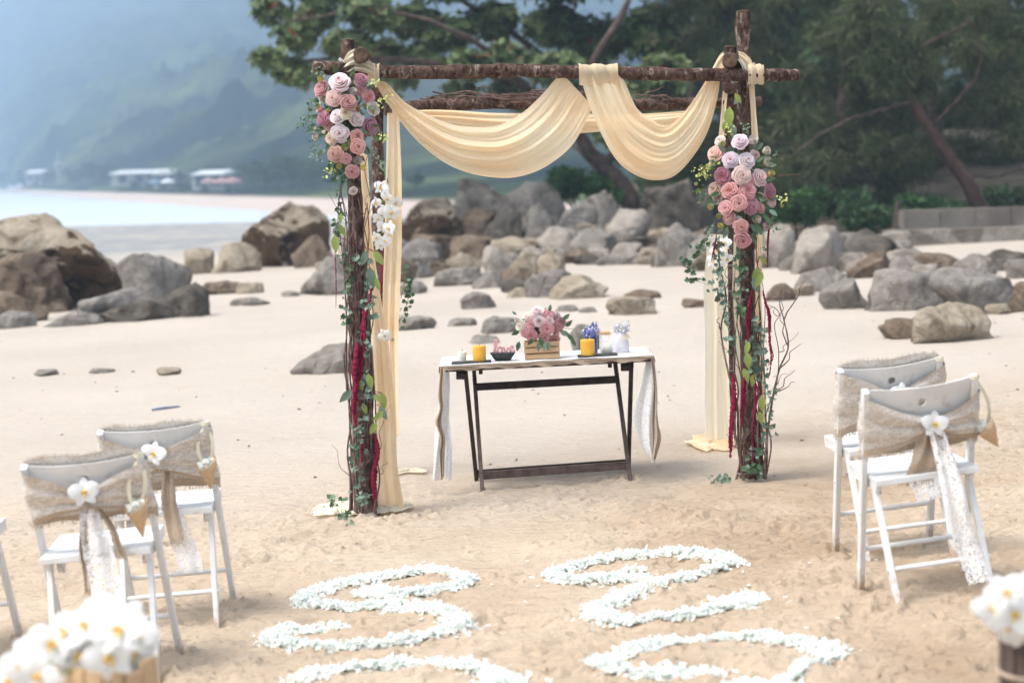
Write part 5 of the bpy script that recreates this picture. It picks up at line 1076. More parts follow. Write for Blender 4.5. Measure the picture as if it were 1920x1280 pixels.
# ================================================================== THE TABLE
FL_ = G(905, 922); FR_ = G(1183, 900); dT = (depth(FL_) + depth(FR_)) / 2
TX = (P(1222, 666, dT) - P(830, 686, dT)).normalized(); TY = Vector((-TX.y, TX.x, 0)).normalized(); TW = .50
TZ = TX.cross(TY).normalized()
T0 = P(830, 690, dT)                         # front left corner of the top, upper edge
TL = (P(1222, 668, dT) - T0).length
def TP(u, v, h=0): return T0 + TX * (u * TL) + TY * (v * TW) + TZ * h
def tu(px): return (px - 830) / (1222 - 830)
def build_table():
    o = TP(.5, .5) ; o = Vector((o.x, o.y, g1(o.x, o.y)))
    t = thing('folding_table', 'narrow dark wooden folding table with crossed legs standing on the sand under the arch', 'table', loc=o)
    q = Matrix((TX, TY, TZ)).transposed(); rz = lambda p: p - o
    for k in range(5):   # boards of the top
        b = MB(); b.box(rz(TP(.5, (k + .5) / 5, -.012)), (TL, TW / 5 - .006, .020), q); b.build('tabletop_board', M['worn_wood'], t, False)
    for k, u in enumerate((.10, .90)):
        b = MB(); b.box(rz(TP(u, .5, -.036)), (.03, TW * .9, .028), q); b.build('batten', M['dark_wood'], t, False)
    for u in (.18, .80):
        b = MB(); b.box(rz(TP(u, .08, -.034)), (.02, .03, .022), q); b.build('catch', M['dark_wood'], t, False)
    for u in (.085, .875):
        b = MB(); b.lathe(rz(TP(u, .06, -.045)), [(.001, -.025), (.022, -.025), (.022, .025), (.001, .025)], 12, axis=Matrix.Rotation(math.pi / 2, 3, 'Y')); b.build('hinge_block', M['dark_wood'], t)
    fb = .42; dsh = TY * fb
    def leg(name, ptop, pfoot, mat, w_=.030, t_=.022):
        b = MB(); b.beam(rz(ptop), rz(pfoot), t_, w_, side=TX); b.build(name, mat, t, False)
    FRf = P(1185, 898, depth(FR_)); LB = FL_ + dsh; RB = FR_ + dsh
    for p in (LB, RB): p.z = g1(p.x, p.y) - .03
    f1, f2 = FL_ - Vector((0, 0, .03)), FR_ - Vector((0, 0, .03))
    tA, tB = TP(tu(872), .06, -.02), TP(tu(1184), .06, -.02); tC, tD = TP(tu(885), .88, -.02), TP(tu(1160), .88, -.02)
    bl, br = LB + TX * -.035, RB + TX * .012
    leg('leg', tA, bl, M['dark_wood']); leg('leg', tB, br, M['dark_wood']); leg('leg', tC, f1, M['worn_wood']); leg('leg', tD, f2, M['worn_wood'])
    def bar(name, a, c, h, mat):
        b = MB(); b.beam(rz(a), rz(c), h, .02, side=TZ); b.build(name, mat, t, False)
    lp = lambda a, c, s: a.lerp(c, s)
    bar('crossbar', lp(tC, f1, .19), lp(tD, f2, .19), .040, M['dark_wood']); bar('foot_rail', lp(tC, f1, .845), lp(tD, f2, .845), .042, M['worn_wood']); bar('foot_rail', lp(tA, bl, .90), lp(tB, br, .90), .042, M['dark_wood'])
    # cloths
    def sheet(rows_fn, name, mat, lab=None, n=60, m_=24, parent=None, cat='table runner', grp=None):
        org = rows_fn(0, .5); rows = [[rows_fn(i / (n - 1), j / (m_ - 1)) - org for j in range(m_)] for i in range(n)]
        b = MB(); b.grid(rows); x = b.build(name, mat, parent, loc=org if parent is None else org - parent.location)
        if parent is None: tag(x, lab, cat, grp)
        return x
    def runner(v0, v1, dropL, dropR, lift, seed, flL=0, flR=0, wav=.008):
        tot = dropL + TL + dropR
        def fn(s, v):
            x = s * tot; vv = v0 + (v1 - v0) * v; r = float(vnoise(np.array([x * 9 + seed]), np.array([v * 5.]), None, seed)[0]); e = .006 * math.sin(x * 26 + seed) + .004 * math.sin(x * 61)
            if x < dropL:
                k = (dropL - x); vv = v0 + (v1 - v0) * v * (1 - .25 * k / dropL) ; w_ = wav * (2 + 5 * k / dropL) * math.sin(v * 11 + seed + k * 5)
                return TP(0, vv, lift) + TX * (-.018 - .01 * lift - flL * k + w_ * .8) + TZ * (-k) + TY * w_ * .6
            if x > dropL + TL:
                k = x - dropL - TL; vv = v0 + (v1 - v0) * v; w_ = wav * (2 + 6 * k / dropR) * math.sin(v * 9 + seed + 1 + k * 6)
                return TP(1, vv, lift) + TX * (.012 + flR * k + w_) + TZ * (-k) + TY * w_ * .5
            return TP((x - dropL) / TL, vv - .02 * (v < .5) + e * (1 - v) / TW, lift + .0025 * r + .002)
        return fn
    r1 = sheet(runner(-.03, 1.02, .03, .03, .004, 1, -.0, .0, .0008), 'burlap_runner', M['burlap'], 'brown burlap cloth under the lace, its frayed edge along the front of the table', 120, 30)
    # overhanging ruffled front edge of burlap
    r2 = sheet(runner(.03, 1.0, .04, .04, .009, 5, .0, .0, .0008), 'lace_runner', M['lace_cloth'], 'white lace runner laid over the burlap and hanging at both ends of the table', 120, 30)
    # frill of burlap at the front
    b = MB(); rows = []; org = TP(0, 0)
    for i in range(160):
        s = i / 159; e = .006 * math.sin(s * 34) + .005 * math.sin(s * 71 + 1); rows.append([TP(-.01 + 1.02 * s, -.03 - .006 * k + .01 * e, .009 - k * .011 + (e * .7 if k else 0)) - org for k in range(3)])
    b.grid(rows); x = b.build('front_hem', M['burlap'], r1, loc=org - r1.location)
    # hanging ends: folded wings in front
    def wing(side, px, lab, mat, seed, dd):
        C = cr(px, 50); orgw = P(px[0][0], px[0][1], dT - .03); rows = []
        for i in range(50):
            t_ = i / 49; x, y, w_ = C[i]; rows.append([P(x + (j / 15 - .5) * w_ + 1.2 * math.sin(j * .9 + t_ * 9), y + 3 * math.sin(j * .5), dT + dd + .012 * math.sin(j / 15 * 9 + t_ * 3 + seed)) - orgw for j in range(16)])
        bb = MB(); bb.grid(rows); y = bb.build('hanging_end', mat, None, loc=orgw); tag(y, lab, 'table runner')
    wing(0, [(834, 688, 14), (834, 730, 18), (832, 780, 24), (830, 840, 32), (829, 898, 36)], 'white lace end of the runner hanging in folds at the left end of the table', M['lace_cloth'], 1, .00)
    wing(0, [(829, 690, 7), (826, 735, 9), (828, 765, 8), (823, 790, 12), (830, 820, 8), (828, 850, 9), (830, 896, 6)], 'burlap edge crinkled down the left hanging end of the cloth', M['burlap'], 2, -.03)
    wing(1, [(1219, 672, 14), (1214, 720, 28), (1209, 780, 38), (1214, 830, 28), (1225, 864, 6)], 'white lace end of the runner hanging to a point at the table right end', M['lace_cloth'], 3, .02)
    wing(1, [(1223, 672, 6), (1229, 730, 6), (1229, 790, 10), (1231, 820, 15), (1225, 862, 6)], 'brown burlap flap turned out at the right hanging end of the cloth', M['burlap'], 4, -.02)

def on_table(px, v, h=.013): return TP(tu(px), v, h)
def build_table_things():
    s = dT / F
    def cyl(px, w_, h, v, name, lab, mat, cat, grp=None, wick=True):
        o = on_table(px, v, .018); t = thing(name, lab, cat, grp, loc=o, rot=(0, 0, 0)); r = w_ * s / 2; hh = h * s
        b = MB(); b.lathe((0, 0, 0), [(.001, 0), (r * .97, 0), (r, .004), (r, hh - .006), (r * .96, hh), (r * .8, hh - .001), (r * .6, hh - .006), (.001, hh - .008)], 32); b.build('wax', mat, t)
        if wick: b = MB(); b.tube([(0, 0, hh - .01), (.001, 0, hh + .004), (.004, 0, hh + .010)], .0014, 5, cap=0); b.build('wick', M['slate'], t)
        return t
    def trayf(px0, px1, v, lab):
        o = on_table((px0 + px1) / 2, v, .014); b = MB(); q = Matrix((TX, TY, TZ)).transposed()
        b.box((0, 0, 0), ((px1 - px0) * s, .12, .007), q); tag(b.build('slate_tray', M['slate'], None, False, loc=o), lab, 'tray')
    trayf(846, 921, .22, 'thin slate tray under the two candles at the left of the table'); trayf(1085, 1160, .25, 'thin slate tray under the two candles at the right of the table')
    cyl(866, 17, 19, .26, 'candle', 'small white candle at the left end of the table', M['wax_white'], 'candle', 'pillar candles on the table')
    cyl(899, 25, 29, .22, 'candle', 'yellow pillar candle left of the black dish', M['wax_yellow'], 'candle', 'pillar candles on the table')
    cyl(1104, 27, 30, .22, 'candle', 'yellow pillar candle in front of the blue flowers', M['wax_yellow'], 'candle', 'pillar candles on the table')
    gl = bpy.data.materials.new('clear_glass'); gl.use_nodes = True; gn_ = gl.node_tree.nodes; gl_ = gl.node_tree.links; bs = gn_['Principled BSDF']; bs.inputs['Base Color'].default_value = (.9, .92, .9, 1); bs.inputs['Roughness'].default_value = .05
    tp = gn_.new('ShaderNodeBsdfTransparent'); lw = gn_.new('ShaderNodeLayerWeight'); lw.inputs[0].default_value = .35; mr = gn_.new('ShaderNodeMapRange'); mr.inputs[3].default_value = .06; mr.inputs[4].default_value = .6; gl_.new(lw.outputs['Facing'], mr.inputs[0])
    ms = gn_.new('ShaderNodeMixShader'); gl_.new(mr.outputs[0], ms.inputs[0]); gl_.new(tp.outputs[0], ms.inputs[1]); gl_.new(bs.outputs[0], ms.inputs[2]); gl_.new(ms.outputs[0], gn_['Material Output'].inputs[0])
    o = on_table(1141, .30, .018); t = thing('glass_votive', 'white candle in a clear glass between the yellow candle and the lilac-white bundle', 'candle', loc=o)
    b = MB(); b.lathe((0, 0, 0), [(.001, .005), (.026, .005), (.027, .055), (.001, .052)], 28); b.build('wax', M['wax_white'], t); b = MB(); b.tube([(0, 0, .05), (.002, 0, .066)], .0014, 5, cap=0); b.build('wick', M['slate'], t)
    b = MB(); b.lathe((0, 0, 0), [(.001, 0), (.034, 0), (.037, .02), (.037, .082), (.0345, .082), (.0345, .02), (.031, .004), (.001, .004)], 32); b.build('glass', gl, t)
    # black dish with the pink word
    o = on_table(943, .25, .013); t = thing('black_dish', 'black boat-shaped dish holding the pink word', 'dish', loc=o, rot=(0, 0, math.atan2(TX.y, TX.x))); b = MB(); rows = []
    for z, a, bb_ in ((0, .040, .022), (.004, .044, .025), (.022, .056, .036), (.040, .068, .046), (.040, .064, .042), (.022, .052, .032), (.008, .038, .020), (.006, .001, .001)):
        rows.append([Vector((a * (1 if math.cos(k) >= 0 else -1) * abs(math.cos(k)) ** .6, bb_ * (1 if math.sin(k) >= 0 else -1) * abs(math.sin(k)) ** .6, z)) for k in np.linspace(0, 2 * math.pi, 32, endpoint=False)])
    b.grid(rows, closed=True); b.add(rows[0], [tuple(range(31, -1, -1))]); b.build('bowl', M['black_pot'], t)
    b = MB();
    for k in range(16): b.lathe((random.uniform(-.04, .04), random.uniform(-.02, .02), .012 + random.uniform(0, .012)), [(.001, -.008), (.010, 0), (.001, .009)], 7)
    b.build('dark_pebble', M['slate'], t)
    strokes = {'l': [(.0, .15), (.22, .55), (.42, 1.0), (.36, 1.32), (.2, 1.25), (.14, .8), (.14, .25), (.26, 0), (.45, .15)],
               'o': [(.78, .55), (.6, .6), (.48, .35), (.55, .06), (.78, 0), (.98, .22), (.95, .5), (.78, .58), (.86, .42), (1.1, .48)],
               'v': [(1.1, .5), (1.22, .55), (1.27, .25), (1.38, 0), (1.55, .2), (1.65, .55), (1.72, .42), (1.86, .42)],
               'e': [(1.86, .25), (2.1, .36), (2.26, .52), (2.14, .66), (1.96, .5), (1.93, .2), (2.1, 0), (2.3, .06), (2.46, .24)]}
    w0 = on_table(926, .2, .058); wd = thing('love_word', 'pink cursive word love standing in the black dish', 'sign', loc=w0, rot=(0, 0, math.atan2(TX.y, TX.x))); k_ = .046
    for ch, st in strokes.items():
        q = cr([(x * k_, 0, y * k_ * 1.1) for x, y in st], 40); b = MB(); b.tube([Vector(p) + Vector((0, (-.001 if ch in 'ov' else .001) + .0004 * i / 4, 0)) for i, p in enumerate(q)], .0060, 8, cap=0); x = b.build('letter', M['pink_wood'], wd); x['label'] = 'letter ' + ch
    # crate with bouquet
    cw, ch_ = 67 * s, 33 * s; dp = .12; o = on_table(1018, .30, .013); t = thing('wooden_crate', 'small pale slatted wooden crate in the middle of the table', 'crate', loc=o, rot=(0, -math.atan2(TX.z, Vector((TX.x, TX.y, 0)).length), math.atan2(TX.y, TX.x)))
    for yy in (-dp / 2, dp / 2):
        for k in range(3): b = MB(); b.box((0, yy, ch_ * (.145 + .355 * k)), (cw, .005, ch_ * .27)); b.build('slat', M['pine'], t, False)
    for xx in (-cw / 2 + .003, cw / 2 - .003):
        for k in range(3): b = MB(); b.box((xx, 0, ch_ * (.145 + .355 * k)), (.005, dp - .012, ch_ * .27)); b.build('slat', M['pine'], t, False)
        for yy in (-dp / 2 + .008, dp / 2 - .008): b = MB(); b.box((xx * .94, yy, ch_ / 2), (.010, .010, ch_)); b.build('corner_post', M['pine'], t, False)
    b = MB(); b.box((0, 0, .004), (cw - .02, dp - .02, .004)); b.build('floor_board', M['pine'], t, False)
    random.seed(31); d = depth(o); org = o + Vector((0, 0, ch_)); t = thing('bouquet', 'round bouquet of pink, lilac and cream roses filling the wooden crate', 'flowers', loc=org)
    for (x, y, r, c, k) in ((995, 629, 13, 'pink', 1), (1025, 616, 13, 'pink', 2), (1041, 638, 12, 'pink', 1), (1047, 612, 13, 'dusty', 0), (977, 612, 11, 'cream', 2), (988, 594, 11, 'cream', 0), (1006, 583, 13, 'lilac', 0), (1011, 602, 11, 'lilac', 1), (1045, 594, 11, 'lilac', 1), (1028, 590, 11, 'pink', 2), (996, 608, 10, 'dusty', 2), (1030, 602, 9, 'blush', 2), (970, 600, 6, 'ivory', 3), (1054, 604, 9, 'mauve', 2), (1020, 632, 10, 'dusty', 2), (1002, 596, 9, 'blush', 2), (984, 624, 9, 'pink', 2)):
        rose(t, org, x, y, r, d - .09 + .0016 * abs(x - 1015) + (.03 if y < 600 else 0), PC[c], k, ((x - 1015) / 50, (612 - y) / 50))
    for x, y, a, L, key in ((974, 640, 3.4, .055, 'leaf_dark'), (1063, 628, 2.2, .05, 'leaf_dark'), (1071, 636, 2.5, .045, 'leaf_dark'), (1060, 612, .9, .05, 'leaf_dark'), (1008, 642, 3.0, .05, 'leaf_grey'), (1022, 642, 3.3, .05, 'leaf_grey'), (1056, 600, .8, .05, 'leaf_dark'), (1050, 622, 1.9, .06, 'leaf_grey'), (974, 620, 4.2, .05, 'leaf_dark'), (1012, 632, 2.8, .06, 'leaf_dark'), (1030, 640, 3.3, .05, 'leaf_grey'), (968, 590, 5.4, .03, 'leaf_grey'), (1030, 584, .2, .04, 'leaf_dark'), (966, 606, 4.9, .03, 'leaf_grey'), (1000, 634, 3.8, .05, 'leaf_dark')):
        big_leaf(t, org, x, y, d - .12 if y > 600 else d - .05, L * 1.1, a, key, .55)
    c = [(*(P(1015, 612, d) - org), 42 * s, .06, 30 * s, 1)]; leaf_cloud('small_foliage', c, 350, .03, .018, [M['leaf_dark'], M['leaf_grey']], t, shell=.3, seed=8)
    for k, (x, y) in enumerate(((1075, 600), (1080, 618), (1060, 596), (962, 594), (1022, 576))): twig(t, wig(P(1040 if x > 1015 else 985, 610, d) - org, P(x, y, d) - org, 0, 6, k, .008), .002, name='sprig', k=12)
    # blue flowers in a tall bottle, cork stick, lilac bundle
    o = on_table(1118, .55, .013); t = thing('blue_bottle', 'dark blue bottle with blue flowers behind the right yellow candle', 'bottle', loc=o); b = MB(); b.lathe((0, 0, 0), [(.001, 0), (.020, 0), (.022, .006), (.022, .07), (.017, .085), (.016, .10)], 20); b.build('bottle', M['dark_blue'], t)
    leaf_cloud('blue_blossom', [(-.012, -.02, .115, .045, .03, .022, 1), (.004, 0, .13, .02, .02, .035, .5), (-.03, -.02, .105, .025, .02, .018, .5)], 700, .016, .013, [M['blue_flower'], M['lilac_white']], t, shell=.5, seed=4)
    b = MB(); b.lathe((-.012, -.015, .11), [(.001, -.025), (.028, -.01), (.033, .008), (.014, .024), (.001, .026)], 12); b.build('blossom_core', M['blue_flower'], t)
    o = on_table(1140, .75, .08); b = MB(); b.tube([TX * -.036, TX * .036], .011, 14, cap=0); tag(b.build('cork', M['pine'], None, loc=o + Vector((0, 0, .028))), 'pale wooden roll lying across between the blue bottle and the lilac-white bundle', 'roll')
    o = on_table(1169, .5, .013); t = thing('ribboned_bundle', 'lilac-white wrapped jar tied with a bow at the right end of the table', 'jar', loc=o); b = MB(); b.lathe((0, 0, 0), [(.001, 0), (.044, 0), (.047, .01), (.043, .08), (.034, .106), (.028, .11), (.034, .122), (.001, .118)], 26); b.build('jar', M['lilac_white'], t)
    leaf_cloud('white_blossom', [(.005, -.01, .128, .038, .03, .016, 1), (.03, -.01, .142, .018, .02, .02, .5), (-.02, -.01, .125, .02, .02, .012, .5)], 260, .022, .016, [M['white_petal'], M['lilac_white']], t, shell=.4, seed=6)
    for a in (-.5, .6): b = MB(); b.grid([[Vector((.028 + u * .012, -.05 - .004 * v, .1 - .03 * v)) + Vector((a * .03 * v, 0, 0)) for u in (-1, 1)] for v in (0, .5, 1)]); b.build('ribbon_tail', M['ribbon'], t)
    # cork plinth carrying the wooden roll
    o = on_table(1140, .75, .013); b = MB(); b.lathe((0, 0, 0), [(.001, 0), (.026, 0), (.026, .088), (.001, .088)], 18); tag(b.build('glass_jar', gl, None, loc=o), 'clear jar standing behind the glass votive and carrying the pale wooden roll', 'jar')

# ================================================================== CHAIRS
def hole_board(W, z0, z1, yfun, th, r=.016):
    "curved board with a round hole through its middle"
    nx, nz = 12, 6; b = MB(); zc = (z0 + z1) / 2 + .008
    def surf(x, z, s): c = -.028 * (1 - (2 * x / W) ** 2); return Vector((x, yfun(z) + c + s * th / 2, z + .012 * ((2 * x / W) ** 2) * (z - z0) / (z1 - z0)))
    for s in (-1, 1):
        for i in range(nx):
            for j in range(nz):
                if 5 <= i <= 6 and 2 <= j <= 3: continue
                X = [W * (k / nx - .5) for k in (i, i + 1)]; Z = [z0 + (z1 - z0) * k / nz for k in (j, j + 1)]; f = [surf(X[0], Z[0], s), surf(X[1], Z[0], s), surf(X[1], Z[1], s), surf(X[0], Z[1], s)]
                b.add(f if s < 0 else f[::-1], [(0, 1, 2, 3)])
        xs = [W * (k / nx - .5) for k in (5, 6, 7)]; zs = [z0 + (z1 - z0) * k / nz for k in (2, 3, 4)]
        sq = [(xs[0], zs[0]), (xs[1], zs[0]), (xs[2], zs[0]), (xs[2], zs[1]), (xs[2], zs[2]), (xs[1], zs[2]), (xs[0], zs[2]), (xs[0], zs[1])]; zm = zs[1]
        ci = [(r * math.cos(a), zm + r * math.sin(a)) for a in [-2.356 + k * math.pi / 4 for k in range(8)]]
        A_ = [surf(x, z, s) for x, z in sq]; C_ = [surf(x, z, s) for x, z in ci]
        for k in range(8): f = [A_[k], A_[(k + 1) % 8], C_[(k + 1) % 8], C_[k]]; b.add(f if s < 0 else f[::-1], [(0, 1, 2, 3)])
        if s < 0: C0 = C_
        else:
            for k in range(8): b.add([C0[k], C0[(k + 1) % 8], C_[(k + 1) % 8], C_[k]], [(0, 1, 2, 3)])
    per = [(W * (k / nx - .5), z1) for k in range(nx + 1)]; pb = [(W * (k / nx - .5), z0) for k in range(nx + 1)]
    for L_ in (per, pb): b.grid([[surf(x, z, -1) for x, z in L_], [surf(x, z, 1) for x, z in L_]])
    for x in (-W / 2, W / 2): b.grid([[surf(x, z, s) for s in (-1, 1)] for z in np.linspace(z0, z1, nz + 1)])
    return b
CHW = .20
def yA(z): return .16 - .34 * (z / .77)                     # the slanting back post
def make_chair():
    t = thing('folding_chair', 'x', 'chair', 'white folding chairs in rows'); wp = M['white_paint']
    for s in (-1, 1):
        b = MB(); b.beam((s * CHW, yA(-.03), -.03), (s * CHW, yA(.775), .775), .022, .036); b.build('post', wp, t, False)
        b = MB(); b.beam((s * (CHW - .026), -.075, .43), (s * (CHW - .026), -.235, -.03), .02, .034); b.build('leg', wp, t, False)
        b = MB(); b.beam((s * (CHW - .026), -.13, .418), (s * (CHW - .026), .24, .43), .018, .036, side=Vector((1, 0, 0))); b.build('seat_rail', wp, t, False)
        b = MB(); b.lathe((s * (CHW - .05), -.02, .385), [(.001, -.012), (.018, -.012), (.018, .012), (.001, .012)], 12, axis=Matrix.Rotation(math.pi / 2, 3, 'Y')); b.build('hinge', wp, t)
        b = MB(); b.lathe((s * (CHW + .010), yA(.30), .30), [(.001, -.004), (.007, -.004), (.007, .004), (.001, .004)], 10, axis=Matrix.Rotation(math.pi / 2, 3, 'Y')); b.build('bolt', wp, t)
    for k in range(6): b = MB(); y = -.115 + k * .062; b.beam((-CHW + .012, y, .445 + .002 * k), (CHW - .012, y, .445 + .002 * k), .052, .012, side=Vector((0, 1, 0))); b.build('seat_slat', wp, t, False)
    b = MB(); b.beam((-CHW + .01, -.152, .437), (CHW - .01, -.152, .437), .022, .024, side=Vector((0, 1, 0))); b.build('seat_back_rail', wp, t, False)
    for y, z in ((yA(.15), .15), (-.185, .125)): b = MB(); b.tube([(-CHW + .01, y, z), (CHW - .01, y, z)], .0095, 12, cap=0); b.build('stretcher', wp, t)
    b = MB(); b.tube([(-CHW, yA(.59), .59), (CHW, yA(.59), .59)], .010, 12, cap=0); b.build('back_rail', wp, t)
    hole_board(CHW * 2 - .018, .655, .765, yA, .014).build('back_board', wp, t)
    return t
def copy_tree(o, parent=None):
    c = o.copy(); COL.objects.link(c); c.parent = parent
    for ch in o.children: copy_tree(ch, c)
    return c
def sash_local(hi=.77, lo=.50, kx=0.0, kz=.655, kh=.055, seed=1, back_hi=None):
    "burlap and lace band round the back, drawn in to a knot behind; knot faces -y (towards the aisle behind)"
    n = 56; m_ = 16; rows = []; rr = np.random.default_rng(seed); ph = rr.uniform(0, 6, 6); back_hi = back_hi or hi
    for i in range(n + 1):
        a = i / n * 2 * math.pi     # 0 = knot, pi = middle of far side
        s = math.sin(a); W = CHW + .022
        if math.cos(a) > 0: u = abs(math.sin(a)); x = math.copysign(W * min(1, (a if a < math.pi else 2 * math.pi - a) / (math.pi / 2)) , s); side = -1
        else: fr = (a - math.pi / 2) / math.pi if a <= 1.5 * math.pi else 1; x = W * (1 - 2 * fr); side = 1; u = 1
        e = abs(x - kx) / W; e = min(1, e) if side < 0 else 1
        top = kz + kh / 2 + (hi - kz - kh / 2) * e ** 1.15; bot = kz - kh / 2 + (lo - kz + kh / 2) * e ** .9
        if side > 0: top = hi + (back_hi - hi) * min(1, (1 - abs(x / W)) * 9); bot = lo
        row = []
        for j in range(m_ + 1):
            v = j / m_; z = bot + (top - bot) * v
            pl = .014 * math.sin(v * 15 + ph[0] + a) * (1 - e * .55) + .005 * math.sin(v * 31 + ph[1]) * (1.2 - e)
            yoff = (-.026 - .020 * (1 - e) - pl * .7) if side < 0 else (.026 + .003 * math.sin(x * 40 + v * 3))
            cc = -.026 * (1 - min(1, (x / W) ** 2)); rnd = .018 * max(0, abs(x / W) - .9) / .1 * (-side)
            row.append(Vector((x + (.004 * math.sin(v * 9) if e > .9 else 0), yA(z) + yoff + cc + rnd, z + .004 * math.sin(x * 30 + ph[2]))))
        rows.append(row)
    b = MB(); b.grid(rows, mf=lambda i, j: 1 if j < 2 else 0); return b
def fringe(parent, pts, n, L, seed=1, mat=None, name='fringe'):
    "frayed threads along an edge"
    rr = random.Random(seed); q = cr([tuple(p) for p in pts], 80); b = MB()
    for k in range(n):
        p = Vector(q[rr.randrange(80)]); l_ = L * rr.uniform(.3, 1.2); e = p + Vector((rr.gauss(0, .3) * l_, rr.gauss(0, .25) * l_, -l_)); m_ = p.lerp(e, .5) + Vector((rr.gauss(0, .15) * l_, 0, 0)); w_ = .0009
        b.add([p + Vector((-w_, 0, 0)), p + Vector((w_, 0, 0)), m_ + Vector((w_, 0, 0)), m_ + Vector((-w_, 0, 0)), e + Vector((w_ * .5, 0, 0)), e + Vector((-w_ * .5, 0, 0))], [(0, 1, 2, 3), (3, 2, 4, 5)])
    o = b.build(name, mat or M['burlap'], parent); o['kind'] = 'stuff'; return o
def tail(parent, x0, z0, x1, z1, w0, w1, mat, seed=1, y0=-.14, dy=-.02, name='lace_tail', n=30):
    rows = []; rr = random.Random(seed); p = rr.uniform(0, 6)
    for i in range(n):
        t = i / (n - 1); w_ = w0 + (w1 - w0) * min(1, t * 2.5); row = []
        for j in range(12):
            u = j / 11 - .5; x = x0 + (x1 - x0) * t + u * w_ + .006 * math.sin(t * 6 + p); z = z0 + (z1 - z0) * t + .01 * u * math.sin(p)
            row.append(Vector((x, y0 + dy * t + .010 * math.sin(u * 9 + p + t * 2) * (1.3 - t) + .006 * math.sin(t * 9 + p), z)))
        rows.append(row)
    if 'burlap' in name: fringe(parent, rows[-1], 40, .022, seed); fringe(parent, [r_[-1] for r_ in rows], 40, .012, seed + 3); fringe(parent, [r_[0] for r_ in rows], 40, .012, seed + 5)
    b = MB(); b.grid(rows); return b.build(name, mat, parent)
def wm(c): return c.matrix_world if False else Matrix.LocRotScale(c.location, c.rotation_euler, c.scale)
CONE_ME = {}
def cone(ch, x, y, z, lab, tip=(.0, -.01, -.11), ro=.041, ribbon_top=None, spill=True):
    Mx = wm(ch); t = thing('petal_cone', lab, 'cone', 'woven cones of petals hung on the chairs', loc=Mx @ Vector((x, y, z)), rot=ch.rotation_euler)
    ax = -Vector(tip).normalized(); q = ax.to_track_quat('Z', 'Y').to_matrix(); L = Vector(tip).length; b = MB(); n = 22
    rows = [[Vector(tip) + q @ Vector((ro * r * (1 + .03 * math.sin(3 * a)) * math.cos(a), ro * r * math.sin(a), L * h + (.020 * math.sin(a + 1.2) if h > .9 else 0) * 1.0)) for a in np.linspace(0, 2 * math.pi, n, endpoint=False)] for r, h in ((.04, 0), (.3, .25), (.62, .55), (.9, .85), (1.0, 1.0), (.93, 1.0), (.6, .6), (.1, .1))]
    b.grid(rows, closed=True); b.build('cone', M['cone'], t)
    if spill: leaf_cloud('petal_filling', [(0, -.006, .000, ro * .8, ro * .8, .022, 1)], 260, .016, .014, [M['mint_petal']], t, shell=.2, seed=3)
    if ribbon_top is not None:
        a = Vector(ribbon_top) - Vector((x, y, z)); b = MB()
        for s in (-1, 1):
            rows = []
            for i in range(18):
                t_ = i / 17; c = a.lerp(Vector((s * .012, 0, .0)), t_) + Vector((s * .022 * math.sin(math.pi * t_), -.012 * math.sin(math.pi * t_), 0)); rows.append([c + Vector((-.007, 0, 0)), c + Vector((.007, .002 * s, 0))])
            b.grid(rows)
        rows = [[Vector(a) + Vector((.018 * math.cos(th) * 1.0, .024 * math.sin(th), .006)) + Vector((0, 0, u)) for u in (-.007, .007)] for th in np.linspace(0, 2 * math.pi, 16)]
        b.grid(rows); b.build('ribbon', M['ribbon'], t)
